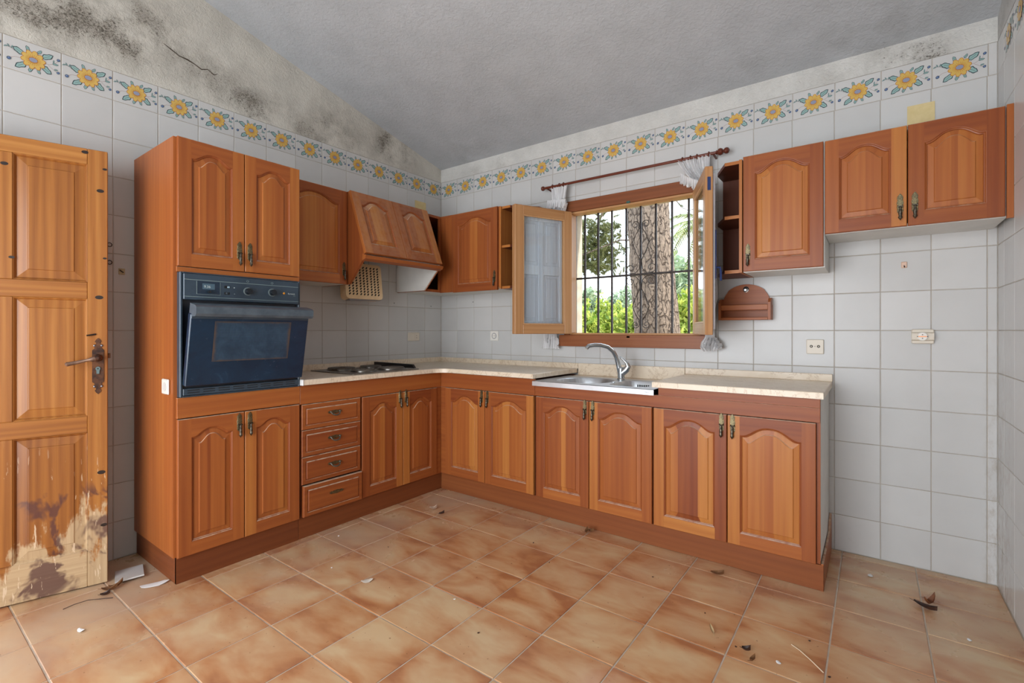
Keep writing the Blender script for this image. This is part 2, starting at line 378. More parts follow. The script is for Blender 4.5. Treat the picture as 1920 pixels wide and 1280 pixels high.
# painted flower of the border tiles (flat glaze print, a few tenths of a millimetre thick)
def flower_mesh():
    b = MB(); cols = {'or': 0, 'ye': 1, 'gr': 2, 'dk': 3, 'te': 4, 'bl': 5, 'pk': 6}; lay = [0.0003]
    def poly(pts, c):
        b.m = cols[c]; lay[0] += 0.00003; z = lay[0]; b.f([b.v(x, y, z) for x, y in pts])
    def ell(cx, cy, rx, ry, a, c, n=14):
        poly([(cx + rx * math.cos(t) * math.cos(a) - ry * math.sin(t) * math.sin(a), cy + rx * math.cos(t) * math.sin(a) + ry * math.sin(t) * math.cos(a)) for t in [2 * math.pi * k / n for k in range(n)]], c)
    def leaf(x, y, a, l, w_, c='te'):
        def shape(l_, w__, o=0.0):
            P = [(o + l_ * s, w__ * math.sin(math.pi * s ** 0.8) * (1 + 0.25 * math.sin(9 * s))) for s in [k / 7 for k in range(8)]]
            P += [(o + l_ * s, -w__ * math.sin(math.pi * s ** 0.8) * (1 + 0.25 * math.cos(8 * s))) for s in [k / 7 for k in range(6, 0, -1)]]
            return [(x + px * math.cos(a) - py * math.sin(a), y + px * math.sin(a) + py * math.cos(a)) for px, py in P]
        poly(shape(l, w_), 'dk'); poly(shape(l * 0.86, w_ * 0.74, l * 0.05), c)
        dx, dy = math.cos(a), math.sin(a); nx, ny = -dy * 0.0005, dx * 0.0005
        poly([(x + nx, y + ny), (x - nx, y - ny), (x + dx * l * 0.7 - nx, y + dy * l * 0.7 - ny), (x + dx * l * 0.7 + nx, y + dy * l * 0.7 + ny)], 'dk')
    def stem(pts, c='pk', r=0.0005):
        for (x0, y0), (x1, y1) in zip(pts, pts[1:]):
            d = math.hypot(x1 - x0, y1 - y0); nx, ny = -(y1 - y0) / d * r, (x1 - x0) / d * r
            poly([(x0 + nx, y0 + ny), (x0 - nx, y0 - ny), (x1 - nx, y1 - ny), (x1 + nx, y1 + ny)], c)
    stem([(0.03, 0.0), (0.055, 0.004), (0.075, 0.016), (0.085, 0.03)]); stem([(-0.03, -0.004), (-0.06, -0.008), (-0.08, -0.02)]); stem([(0.05, 0.0), (0.07, -0.014), (0.086, -0.022)]); stem([(-0.05, 0.01), (-0.07, 0.022), (-0.09, 0.026)], 'dk')
    for (x, y, a, l, w_) in [(-0.026, 0.012, 2.75, 0.036, 0.010), (-0.02, -0.018, 3.75, 0.040, 0.010), (0.026, 0.018, 0.55, 0.040, 0.010), (0.026, -0.012, -0.55, 0.034, 0.011), (-0.012, 0.026, 2.0, 0.020, 0.006), (0.014, 0.028, 0.95, 0.018, 0.005), (-0.006, -0.028, 4.4, 0.018, 0.006), (0.012, -0.028, -1.0, 0.016, 0.005)]:
        leaf(x * 1.15, y * 1.15, a, l * 1.12, w_ * 1.25)
    for (x, y, a, l, w_) in [(0.064, 0.010, 0.1, 0.022, 0.005), (0.068, 0.014, 1.5, 0.014, 0.003), (-0.076, 0.024, 2.2, 0.012, 0.003), (-0.082, 0.026, 3.6, 0.014, 0.003), (-0.07, 0.022, 1.2, 0.012, 0.003), (0.07, -0.012, 0.2, 0.014, 0.004)]:
        leaf(x, y, a, l, w_)
    for (x, y, r) in [(0.085, 0.032, 0.0065), (-0.078, -0.020, 0.0075), (0.084, -0.020, 0.006)]:
        ell(x, y, r, r * 0.85, 0.4, 'dk', 10); ell(x, y, r * 0.78, r * 0.62, 0.4, 'bl', 10); ell(x - r * 0.2, y + r * 0.2, r * 0.3, r * 0.25, 0, 'gr', 8)
    NP = 10
    for k in range(NP):
        a = 2 * math.pi * (k + 0.25) / NP; ell(0.0275 * math.cos(a), 0.0235 * math.sin(a), 0.0148, 0.0104, math.atan2(0.0235 * math.sin(a), 0.0275 * math.cos(a)), 'or')
    for k in range(NP):
        a = 2 * math.pi * (k + 0.25) / NP; ell(0.0275 * math.cos(a), 0.0235 * math.sin(a), 0.0130, 0.0086, math.atan2(0.0235 * math.sin(a), 0.0275 * math.cos(a)), 'ye')
    for k in range(22):
        a = 2 * math.pi * k / 22; stem([(0.010 * math.cos(a), 0.007 * math.sin(a)), (0.026 * math.cos(a), 0.0215 * math.sin(a))], 'or', 0.0005)
    ell(0, 0, 0.0150, 0.0102, 0, 'or', 16); ell(0, 0, 0.0136, 0.0088, 0, 'gr', 16)
    ms = [plain('glaze_' + n, c, 0.25) for n, c in (('orange', (188, 118, 48)), ('yellow', (208, 172, 90)), ('grey', (140, 146, 166)), ('dark', (52, 68, 72)), ('teal', (142, 174, 170)), ('blue', (84, 108, 150)), ('rose', (150, 110, 104)))]
    return b.build('painted_flower', ms, smooth=0, recalc=False, data=True)
FLOW = flower_mesh()
def tile_wall(parent, frame, cols, holes, bcols):
    """frame(u, z) -> (location, rotation) with +z of the tile out of the wall; u runs to the right as seen"""
    g = 0.0015
    for (u0, u1) in cols:
        for z0, z1 in zip(rows, rows[1:]):
            rs = [(u0, u1, z0, z1)]
            for h in holes: rs = cut(rs, h)
            for (a, c, d, e) in rs:
                me = tile_mesh('wall', c - a - 2 * g, e - d - 2 * g, 0.004, 0.0016, TILE, 'wall_tile')
                l, r = frame((a + c) / 2, (d + e) / 2); inst('wall_tile', me, parent, l, r)
    for (u0, u1) in bcols:
        me = tile_mesh('border', u1 - u0 - 2 * g, ZP - ZB - 2 * g, 0.004, 0.0016, TILE, 'border_tile')
        l, r = frame((u0 + u1) / 2, (ZB + ZP) / 2); o = inst('border_tile', me, parent, l, r)
        if u1 - u0 > 0.17: inst('painted_flower', FLOW, o, (0, -0.004, 0)).scale = (1.03, 1.18, 1)
def fr_back(u, z): return (u, 0.0, z), (R(90), 0, 0)
def fr_left(u, z): return (0.0, u, z), (R(90), 0, R(90))
def fr_right(u, z): return (W, -u, z), (R(90), 0, R(-90))
def spans(p0, step, end, lo=0.0):
    c = [lo] if p0 - lo > 0.012 else []; x = p0
    while x < end - 0.012: c.append(x); x += step
    c.append(end); return list(zip(c, c[1:]))
tile_wall(wb, fr_back, spans(0.195, 0.1999, W), [(HX0, HX1, HZ0, HZ1)], spans(0.197, 0.2, W))
lc = [(-0.1985 * (k + 1), -0.1985 * k) for k in range(16)]
tile_wall(wl, fr_left, [c for c in lc if c[0] > DY1 + 0.0], [], lc)
tile_wall(wr, fr_right, spans(0.13, 0.1999, 2.73), [], spans(0.13, 0.2, 2.73))
# crack in the stained plaster of the left gable
b = MB(); pts = []
for k, (u, v) in enumerate([(308, 80), (322, 92), (336, 103), (350, 112), (366, 120), (378, 130), (390, 132), (400, 140), (408, 137)]):
    x, y, z = on_left(u, v); pts.append((0.0015, y + random.uniform(-0.004, 0.004), z + random.uniform(-0.006, 0.006)))
b.tube(pts, [0.0012, 0.003, 0.002, 0.004, 0.002, 0.003, 0.002, 0.0028, 0.001], 5).build('crack', plain('crack_brown', (70, 58, 46), 0.9), wl)
# ------------------------------------------------------------------ cabinet fronts
def arch_y(s, h):
    return h * (0.5 * (1 + math.cos(math.pi * min(abs(s) / 0.92, 1.0) ** 1.3))) ** 0.95
def front(Wd, H, parent, name, loc, rot=(0, 0, 0), arch=0.048, sw=0.056, br=0.060, tr=0.046, th=0.020, mat_=None, tones=None, staves=True, N=24, stv=None):
    """raised-panel front, lower left corner at the origin, face at y = -th; returns the frame object (its panel is a child)"""
    m = mat_ or CAB; rn = random.Random(int(Wd * 1e4 + H * 1e3 + loc[0] * 77 + loc[1] * 331 + loc[2] * 53))
    tl, trt, tt, tb = tones or [rn.choice((0.15, 0.35, 0.5, 0.85)), rn.choice((0.2, 0.4, 0.6, 0.9)), rn.uniform(0.05, 0.35), rn.uniform(0.2, 0.6)]
    w2 = Wd / 2 - sw; cx = Wd / 2; a0 = arch; arch = min(arch, 0.40 * w2); tr = tr + (a0 - arch) * 0.5
    S = [-1 + 2 * k / N for k in range(N + 1)]
    def loop(d, y):
        hw = w2 - d; top = H - tr - arch; P = []
        for s in S: P.append((cx + s * hw, y, br + d))
        for s in S: P.append((cx + s * hw, y, top + arch_y(s, arch) - d * (1.0 if abs(s) > 0.8 else 0.96)))
        return P
    e = 0.0025; f0 = -th
    b = MB()
    # stiles
    for (x0, x1, tn, side) in ((0, sw, tl, 0), (Wd - sw, Wd, trt, 1)):
        b.piece(tn, 'z'); xa, xb = (x0 + e, x1) if side == 0 else (x0, x1 - e)
        b.q((xa, f0, e), (xb, f0, e), (xb, f0, H - e), (xa, f0, H - e))
        xo = 0 if side == 0 else Wd; xi = xa if side == 0 else xb
        b.q((xo, f0 + e, 0), (xi, f0, e), (xi, f0, H - e), (xo, f0 + e, H)); b.q((xo, 0, 0), (xo, f0 + e, 0), (xo, f0 + e, H), (xo, 0, H))
    L0 = loop(0, f0); n = N + 1
    b.piece(tb, 'x'); b.q((sw, f0, e), (Wd - sw, f0, e), (Wd - sw, f0, br), (sw, f0, br))
    b.q((0, f0 + e, 0), (Wd, f0 + e, 0), (Wd - e, f0, e), (e, f0, e)); b.q((0, 0, 0), (Wd, 0, 0), (Wd, f0 + e, 0), (0, f0 + e, 0))
    b.piece(tt, 'x')
    for k in range(N):
        a, c = L0[n + k], L0[n + k + 1]; b.q(a, c, (c[0], f0, H - e), (a[0], f0, H - e))
    b.q((e, f0, H - e), (Wd - e, f0, H - e), (Wd, f0 + e, H), (0, f0 + e, H)); b.q((0, f0 + e, H), (Wd, f0 + e, H), (Wd, 0, H), (0, 0, H))
    b.piece(0.3, 'z'); b.q((0, 0, 0), (0, 0, H), (Wd, 0, H), (Wd, 0, 0))
    # sticking (moulded inner edge of the frame)
    prof = [(0, f0), (0.0025, f0 + 0.0005), (0.005, f0 + 0.0035), (0.009, f0 + 0.0050), (0.0105, f0 + 0.0095)]
    def strip(bb, A, B_):
        for k in range(N): bb.q(A[k], A[k + 1], B_[k + 1], B_[k]); bb.q(A[n + k], B_[n + k], B_[n + k + 1], A[n + k + 1])
        bb.q(A[0], B_[0], B_[n], A[n]); bb.q(A[N], A[n + N], B_[n + N], B_[N])
    b.piece(0.12, 'z')
    LP = [loop(d, y) for d, y in prof]
    for A, B_ in zip(LP, LP[1:]): strip(b, A, B_)
    fo = b.build(name, m, parent, loc, rot, smooth=40)
    # raised panel
    p = MB(); p.piece(tl * 0.5 + 0.15, 'z')
    f1 = f0 + 0.0095
    pr = [(0.0105, f1), (0.013, f1 - 0.0008), (0.033, f1 - 0.0036), (0.0345, f1 - 0.0068), (0.037, f1 - 0.0080)]
    LP = [loop(d, y) for d, y in pr]
    cutpts = sorted(rn.sample(range(3, N - 2), 2)) if staves else []
    tn = [rn.choice((0.25, 0.42, 0.55, 0.66, 0.88)) for _ in range(3)] if staves else [0.5] * 3
    if stv: cutpts = [int(c * N) for c in stv[0]]; tn = stv[1]
    def tone_of(k): return tn[sum(1 for c in cutpts if k >= c)]
    for A, B_ in zip(LP, LP[1:]):
        for k in range(N):
            p.q(A[k], A[k + 1], B_[k + 1], B_[k], tone_of(k)); p.q(A[n + k], B_[n + k], B_[n + k + 1], A[n + k + 1], tone_of(k))
        p.q(A[0], B_[0], B_[n], A[n], tn[0]); p.q(A[N], A[n + N], B_[n + N], B_[N], tn[-1])
    A = LP[-1]
    for k in range(N): p.q(A[k], A[k + 1], A[n + k + 1], A[n + k], tone_of(k))
    p.build('raised_panel', m, fo, smooth=40)
    return fo
# ------------------------------------------------------------------ handles
def handle_meshes():
    b = MB()
    prof = [(0.0, 0.001), (0.003, 0.006), (0.008, 0.009), (0.014, 0.0105), (0.022, 0.009), (0.028, 0.011), (0.036, 0.0095), (0.044, 0.0115), (0.052, 0.010), (0.058, 0.0085), (0.064, 0.0105), (0.072, 0.0085), (0.079, 0.004), (0.083, 0.001)]
    z0 = -0.02
    for lay, (k, dpt) in enumerate(((1.0, 0.0018), (0.62, 0.0045))):
        base = 0.0 if lay == 0 else -0.0018
        l = [b.v(-w_ * k, base, z0 + h) for h, w_ in prof]; r = [b.v(w_ * k, base, z0 + h) for h, w_ in prof]
        lf = [b.v(-w_ * k * 0.9, -dpt, z0 + h) for h, w_ in prof]; rf = [b.v(w_ * k * 0.9, -dpt, z0 + h) for h, w_ in prof]
        for i in range(len(prof) - 1):
            b.f([lf[i], rf[i], rf[i + 1], lf[i + 1]]); b.f([l[i], lf[i], lf[i + 1], l[i + 1]]); b.f([rf[i], r[i], r[i + 1], rf[i + 1]])
        b.f([l[0], r[0], rf[0], lf[0]]); b.f([lf[-1], rf[-1], r[-1], l[-1]])
    plate = b.build('handle', BRASS, smooth=40, data=True)
    b = MB(); b.tube([(-0.007, -0.004, 0.014), (-0.007, -0.013, 0.010), (0.007, -0.013, 0.010), (0.007, -0.004, 0.014)], 0.0024, 6)
    b.lathe([(0.002, 0.0), (0.0045, -0.004), (0.0035, -0.010), (0.0052, -0.020), (0.0062, -0.032), (0.005, -0.040), (0.0075, -0.045), (0.0055, -0.050), (0.002, -0.054), (0.0005, -0.058)], (0, -0.014, 0.010), 'z', 10)
    drop = b.build('drop_pull', worn('dark_brass', (44, 42, 42), (120, 112, 96), 0.34, 0.9, 120, 0.4), smooth=40, data=True)
    b = MB(); pr = [(-0.046, 0.001), (-0.042, 0.006), (-0.034, 0.009), (-0.026, 0.007), (-0.016, 0.009), (-0.006, 0.011), (0.006, 0.011), (0.016, 0.009), (0.026, 0.007), (0.034, 0.009), (0.042, 0.006), (0.046, 0.001)]
    for k, base, dpt in ((1.0, 0.0, 0.002), (0.6, -0.002, 0.0048)):
        l = [b.v(h, base, -w_ * k) for h, w_ in pr]; r = [b.v(h, base, w_ * k) for h, w_ in pr]; lf = [b.v(h, -dpt, -w_ * k * 0.9) for h, w_ in pr]; rf = [b.v(h, -dpt, w_ * k * 0.9) for h, w_ in pr]
        for i in range(len(pr) - 1): b.f([lf[i], lf[i + 1], rf[i + 1], rf[i]]); b.f([l[i], l[i + 1], lf[i + 1], lf[i]]); b.f([rf[i], rf[i + 1], r[i + 1], r[i]])
    dpl = b.build('drawer_handle', BRASS, smooth=40, data=True)
    b = MB(); arc = [(0.030 * math.cos(a), -0.006 - 0.014 * math.sin(a), 0.002 - 0.020 * math.sin(a)) for a in [math.pi * k / 12 for k in range(13)]]
    b.tube(arc, [0.003 + 0.0018 * math.sin(math.pi * k / 12) for k in range(13)], 8)
    for x in (-0.030, 0.030): b.lathe([(0.006, 0), (0.006, 0.006), (0.004, 0.009)], (x, -0.001, 0.002), 'y', 10)
    bail = b.build('bail_pull', worn('pewter', (70, 70, 64), (150, 148, 138), 0.32, 0.85, 150, 0.4), smooth=40, data=True)
    return plate, drop, dpl, bail
PLATE, DROP, DPLATE, BAIL = handle_meshes()
def handle(door, x, z, th=0.020):
    h = inst('handle', PLATE, door, (x, -th, z)); h['label'] = 'antique brass handle'
    h2 = inst('drop_pull', DROP, door, (x, -th, z)); h.scale = h2.scale = (1.16, 1.0, 1.12); return h
# ------------------------------------------------------------------ base units (doors at y = -0.565 in front of 0.545 deep bodies)
FD = 0.545
def body(parent, x0, x1, z0, z1, d=FD, m=CAB_IN, top=True, name='body'):
    b = MB(); t = 0.016
    for (a, c) in ((x0, x0 + t), (x1 - t, x1)): b.piece(0.5, 'z').box(a, c, -d, -0.02, z0, z1)
    b.piece(0.5, 'x').box(x0 + t, x1 - t, -d, -0.02, z0, z0 + t); top and b.box(x0 + t, x1 - t, -d, -0.02, z1 - t, z1); b.box(x0 + t, x1 - t, -0.03, -0.02, z0 + t, z1 - t)
    return b.build(name, m, parent, smooth=0)
DZ0, DZ1 = 0.124, 0.766
def base_pair(name, label, loc, rz, x0, x1, split, hz=0.705, tones=(None, None), stv=(None, None)):
    t = thing(name, label, 'cabinet', loc, rz, 'wooden base cupboards')
    sk = 'sink' in label and 'under' in label
    body(t, x0, x1, 0.12, 0.835 if sk or 'right end' in label else 0.868, top=not sk)
    g = 0.0022
    a = front(split - x0 - 2 * g, DZ1 - DZ0, t, 'door', (x0 + g, -FD, DZ0), tones=tones[0], stv=stv[0]); handle(a, split - x0 - 2 * g - 0.024, hz - DZ0)
    c = front(x1 - split - 2 * g, DZ1 - DZ0, t, 'door', (split + g, -FD, DZ0), tones=tones[1], stv=stv[1]); handle(c, 0.024, hz - DZ0)
    return t
# ---- left run: local x = world y, so a unit at world y0..y1 keeps x = y
T0, T1 = -2.283, -1.681
tall = thing('oven_cabinet', 'tall wooden cabinet housing the black oven, next to the pine door', 'cabinet', (0, 0, 0), LW)
b = MB()
b.piece(0.45, 'z').box(T0 - 0.010, T0 + 0.008, -FD + 0.002, -0.003, 0.125, 2.098); b.build('side_panel', CAB, tall, smooth=0)
b = MB(); b.piece(0.4, 'z').box(T1 - 0.018, T1, -FD + 0.002, -0.003, 0.10, 2.098); b.build('side_panel', CAB, tall, smooth=0)
b = MB(); b.piece(0.3, 'x').box(T0, T1 - 0.018, -FD + 0.004, -0.003, 2.08, 2.098).box(T0 + 0.008, T1 - 0.018, -FD + 0.004, -0.003, 1.475, 1.49).box(T0 + 0.008, T1 - 0.018, -FD + 0.004, -0.003, 0.86, 0.872).box(T0 + 0.008, T1 - 0.018, -FD + 0.004, -0.003, 0.12, 0.14).box(T0 + 0.008, T1 - 0.018, -0.02, -0.003, 0.14, 2.08)
b.build('shelf_boards', CAB_IN, tall, smooth=0)
sp = -1.981
for (x0, x1, z0, z1, hx, hz, tn) in ((T0 + 0.002, sp - 0.002, 1.492, 2.098, 'r', 1.572, (0.3, 0.62, 0.30, 0.5)), (sp + 0.002, T1 - 0.002, 1.492, 2.098, 'l', 1.572, (0.55, 0.72, 0.3, 0.5)),
                                  (T0 + 0.002, sp - 0.002, DZ0, 0.772, 'r', 0.697, (0.35, 0.45, 0.30, 0.3)), (sp + 0.002, T1 - 0.002, DZ0, 0.772, 'l', 0.697, (0.7, 0.3, 0.4, 0.3))):
    d = front(x1 - x0, z1 - z0, tall, 'door', (x0, -FD, z0), tones=tn); handle(d, (x1 - x0 - 0.024) if hx == 'r' else 0.024, hz - z0)
b = MB(); b.piece(0.55, 'x').box(T0, T1, -FD - 0.018, -FD, 0.777, 0.874, 0.001); b.build('fascia', CAB, tall)
b = MB(); b.piece(0.6, 'x').box(T0, T1, -FD - 0.012, -FD, 1.466, 1.489, 0.001); b.build('rail', CAB, tall)
b = MB(); b.piece(0.25, 'y').box(T0 + 0.001, T0 + 0.016, -FD, -0.004, 0.001, 0.124); b.piece(0.15, 'x').box(T0 + 0.001, T1, -FD - 0.001, -FD + 0.012, 0.0, 0.124); b.build('plinth', PLI, tall, smooth=0)
# ---- oven
ENAM = worn('black_blue_enamel', (44, 58, 70), (58, 74, 88), 0.34, 0, 9, 0.03)
OVD = worn('dark_oven_enamel', (14, 20, 28), (26, 34, 44), 0.3, 0, 7, 0.0)
def oven_glass():
    t = NT('oven_door_glass'); p = t.obj(); n = t.noise(p, 9, 6, 0.7, 0.6); n2 = t.noise(p, 60, 3, 0.6)
    c = t.ramp(n, [(0.3, lin((13, 36, 56))), (0.62, lin((20, 48, 72))), (0.85, lin((50, 82, 106)))])
    t.set(Base_Color=c, Roughness=t.math('ADD', t.math('MULTIPLY', n2, 0.25), 0.10), Specular_IOR_Level=0.5); return t.m
def oven_pane():
    t = NT('oven_door_pane'); p = t.obj(); s = t.n('SeparateXYZ', {0: p})
    gx = t.math('FRACT', t.math('MULTIPLY', s.outputs[0], 150.0)); gz = t.math('FRACT', t.math('MULTIPLY', s.outputs[2], 150.0))
    grid = t.math('MAXIMUM', t.math('GREATER_THAN', gx, 0.72), t.math('GREATER_THAN', gz, 0.72))
    n = t.noise(p, 14, 6, 0.7, 0.5); c = t.mix(t.math('MULTIPLY', grid, 0.5), t.ramp(n, [(0.3, lin((26, 50, 72))), (0.75, lin((62, 90, 112)))]), lin((16, 30, 46)))
    ax = t.math('ABSOLUTE', t.math('DIVIDE', t.math('SUBTRACT', s.outputs[0], 0.2915), 0.187)); az = t.math('ABSOLUTE', t.math('DIVIDE', t.math('SUBTRACT', s.outputs[2], 0.213), 0.098))
    rust = t.math('MULTIPLY', t.smooth(t.math('ADD', t.math('MAXIMUM', ax, az), t.math('MULTIPLY', n, 0.22)), 1.0, 1.14), 0.75)
    c = t.mix(rust, c, lin((96, 70, 36)))
    t.set(Base_Color=c, Roughness=0.3); return t.m
OX0, OX1 = -2.277, -1.686; OW = OX1 - OX0
oven = thing('built_in_oven', 'black built-in oven with its glass door hanging ajar', 'oven', (0, OX0, 0.876), LW)
b = MB(); H0 = 0.589; yf = -0.572
b.box(0, 0.012, yf - 0.004, yf + 0.05, 0, H0, 0.003).box(OW - 0.012, OW, yf - 0.004, yf + 0.05, 0, H0, 0.003).box(0.012, OW - 0.012, yf - 0.004, yf + 0.05, H0 - 0.006, H0, 0.002).box(0.012, OW - 0.012, yf - 0.004, yf + 0.05, 0, 0.006, 0.002)
b.build('frame', ENAM, oven)
b = MB(); b.box(0.013, OW - 0.013, yf + 0.012, -0.06, 0.004, H0 - 0.008).build('cavity', OVD, oven, smooth=0)
b = MB(); b.box(0.013, OW - 0.013, yf - 0.012, yf + 0.012, 0.459, H0 - 0.007, 0.003); cp = b.build('control_panel', ENAM, oven)
LINE = plain('pale_line', (128, 146, 146), 0.5); PRINT = plain('pale_print', (196, 206, 204), 0.5)
yc = yf - 0.0124
b = MB()
for z in (0.553, 0.473): b.box(0.016, OW - 0.016, yc - 0.0006, yc + 0.001, z, z + 0.0022)
b.build('trim_line', LINE, cp, smooth=0)
b = MB(); b.box(0.068, 0.1705, yc - 0.0005, yc + 0.001, 0.488, 0.549).build('clock_panel', plain('clock_glass', (34, 50, 66), 0.15), cp, smooth=0)
b = MB(); b.box(0.067, 0.0685, yc - 0.0009, yc + 0.001, 0.488, 0.549).box(0.067, 0.171, yc - 0.0009, yc + 0.001, 0.4868, 0.488).box(0.170, 0.1712, yc - 0.0009, yc + 0.001, 0.488, 0.549).build('clock_border', LINE, cp, smooth=0)
b = MB(); b.box(0.092, 0.146, yc - 0.0010, yc + 0.001, 0.512, 0.540).build('clock_display', plain('display_grey', (74, 98, 112), 0.3), cp, smooth=0)
def text(body_, size, parent, loc, rot, m, name, align='LEFT'):
    cu = bpy.data.curves.new(name, 'FONT'); cu.body = body_; cu.size = size; cu.extrude = 0.0002; cu.align_x = align; cu.resolution_u = 3
    tmp = bpy.data.objects.new(name + '_tmp', cu); C.objects.link(tmp); bpy.context.view_layer.update()
    me = bpy.data.meshes.new_from_object(tmp.evaluated_get(bpy.context.evaluated_depsgraph_get())); bpy.data.objects.remove(tmp)
    me.materials.clear(); me.materials.append(m); me.name = name
    return inst(name, me, parent, loc, rot)
text('9.36', 0.017, cp, (0.098, yc - 0.0014, 0.519), (R(90), 0, 0), PRINT, 'clock_digits')
text('Eurotech', 0.0105, cp, (0.515, yc - 0.0006, 0.512), (R(90), 0, 0), PRINT, 'maker_name')
text('2000', 0.0055, cp, (0.545, yc - 0.0006, 0.5035), (R(90), 0, 0), LINE, 'model_name')
KN = plain('knob_black', (24, 30, 36), 0.28)
def knob(x, z, r, l, parent):
    k = MB().lathe([(r * 1.28, 0.0), (r * 1.28, 0.003), (r * 1.05, 0.004)], (x, yc, z), 'y', 22).build('knob_ring', plain('knob_ring_grey', (120, 132, 134), 0.4, 0.5), parent)
    MB().lathe([(r, 0.0035), (r * 0.97, l * 0.5), (r * 0.92, l - 0.002), (r * 0.85, l), (r * 0.4, l + 0.0006)], (x, yc, z), 'y', 22).build('knob', KN, parent)
knob(0.301, 0.514, 0.0165, 0.026, cp); knob(0.427, 0.516, 0.0165, 0.026, cp)
MB().lathe([(0.0065, 0.0), (0.006, 0.018), (0.005, 0.020)], (0.118, yc, 0.500), 'y', 14).build('clock_knob', KN, cp)
b = MB()
for (x, z) in ((0.190, 0.529), (0.190, 0.498)): b.box(x, x + 0.024, yc - 0.001, yc + 0.001, z - 0.006, z + 0.006)
b.build('switch_slot', BLACK, cp, smooth=0)
for (x, z, c) in ((0.203, 0.529, (150, 176, 190)), (0.196, 0.498, (54, 64, 72))): MB().box(x, x + 0.010, yc - 0.005, yc, z - 0.0042, z + 0.0042, 0.001).build('slide_switch', plain('switch_cap_%d' % c[0], c, 0.4), cp)
for (x, z, r, m) in ((0.236, 0.528, 0.0026, PRINT), (0.237, 0.497, 0.0024, LINE)): MB().lathe([(r, 0), (r, 0.0006)], (x, yc, z), 'y', 10).build('print_dot', m, cp)
MB().lathe([(0.006, 0), (0.0058, 0.002), (0.003, 0.0036)], (0.4925, yc, 0.516), 'y', 14).build('pilot_lamp', plain('amber_lamp', (222, 150, 50), 0.2), cp)
for x in (0.301, 0.427):
    b = MB(); ring = [(x + 0.0055 * math.cos(a), yc - 0.0006, 0.566 + 0.0045 * math.sin(a)) for a in [2 * math.pi * k / 12 for k in range(13)]]; b.tube(ring, 0.0008, 4).build('function_mark', LINE, cp)
# lower vent strip
b = MB(); b.box(0.013, OW - 0.013, yf - 0.006, yf + 0.012, 0.008, 0.040, 0.002); vent = b.build('vent_strip', ENAM, oven)
for i in range(8):
    for z in (0.018, 0.029): MB().box(0.030 + i * 0.068, 0.082 + i * 0.068, yf - 0.0068, yf + 0.002, z, z + 0.0035).build('vent_slot', BLACK, vent, smooth=0)
# door, hinged at its lower edge and hanging ajar
od = MB(); DW, DHt = 0.576, 0.345
od.box(0, DW, -0.030, 0.0, 0, DHt, 0.004)
od = od.build('oven_door', oven_glass(), oven, (0.009, yf - 0.006, 0.058), (R(11.5), 0, 0))
MB().box(0.105, 0.478, -0.0308, -0.029, 0.115, 0.311).build('oven_window', oven_pane(), od, smooth=0)
b = MB(); b.prism([(-0.030, DHt - 0.012), (-0.070, DHt - 0.004), (-0.078, DHt + 0.010), (-0.074, DHt + 0.040), (-0.060, DHt + 0.046), (-0.002, DHt + 0.046), (-0.002, DHt)], 'yz', 0.004, DW - 0.004)
b.build('door_handle', worn('grey_enamel_handle', (62, 74, 84), (88, 100, 110), 0.3, 0, 20, 0.02), od)
MB().box(0.004, DW - 0.004, -0.033, -0.029, DHt - 0.022, DHt - 0.010, 0.001).build('door_trim', ENAM, od)
# ---- drawers and left base cupboard
dr = thing('drawer_unit', 'wooden unit of four drawers beside the oven cabinet', 'drawers', (0, 0, 0), LW)
X0, X1 = -1.672, -1.274
body(dr, X0, X1, 0.12, 0.868)
def drawer(z0, z1, dx=0.0, prd=0.0, ry=0.0, bail=True):
    b = MB(); b.piece(random.uniform(0.05, 0.35), 'x'); Wd, H, th = X1 - X0 - 0.006, z1 - z0, 0.020
    rr = [(0.0, 0.0), (0.0, -th + 0.003), (0.003, -th), (0.022, -th), (0.0235, -th + 0.004), (0.026, -th + 0.0045), (0.031, -th - 0.002), (0.033, -th - 0.002)]
    def ring(i, y): return [(i, y, i), (Wd - i, y, i), (Wd - i, y, H - i), (i, y, H - i)]
    for (i0, y0), (i1, y1) in zip(rr, rr[1:]):
        A, B_ = ring(i0, y0), ring(i1, y1)
        for k in range(4): b.q(A[k], A[(k + 1) % 4], B_[(k + 1) % 4], B_[k])
    b.q(*ring(*rr[-1])); b.q(*ring(0, 0))
    o = b.build('drawer', CAB, dr, (X0 + 0.003 + dx, -FD - prd, z0), (0, ry, 0), smooth=25)
    inst('drawer_handle', DPLATE, o, (Wd * 0.53, -th - 0.002, H * 0.56))['label'] = 'antique brass drawer handle'
    if bail: inst('bail_pull', BAIL, o, (Wd * 0.53, -th - 0.004, H * 0.56))
drawer(0.622, 0.767); drawer(0.468, 0.619); drawer(0.310, 0.465); drawer(0.128, 0.304, 0.003, 0.012, R(0.4), False)
base_pair('base_cupboard', 'two-door wooden cupboard under the hob, between the drawers and the corner', (0, 0, 0), LW, -1.266, -0.606, -0.931, 0.712, tones=((0.15, 0.75, 0.25, 0.2), (0.85, 0.3, 0.05, 0.3)), stv=(((0.35, 0.6), [0.45, 0.75, 0.2]), ((0.3, 0.5), [0.4, 0.3, 0.35])))
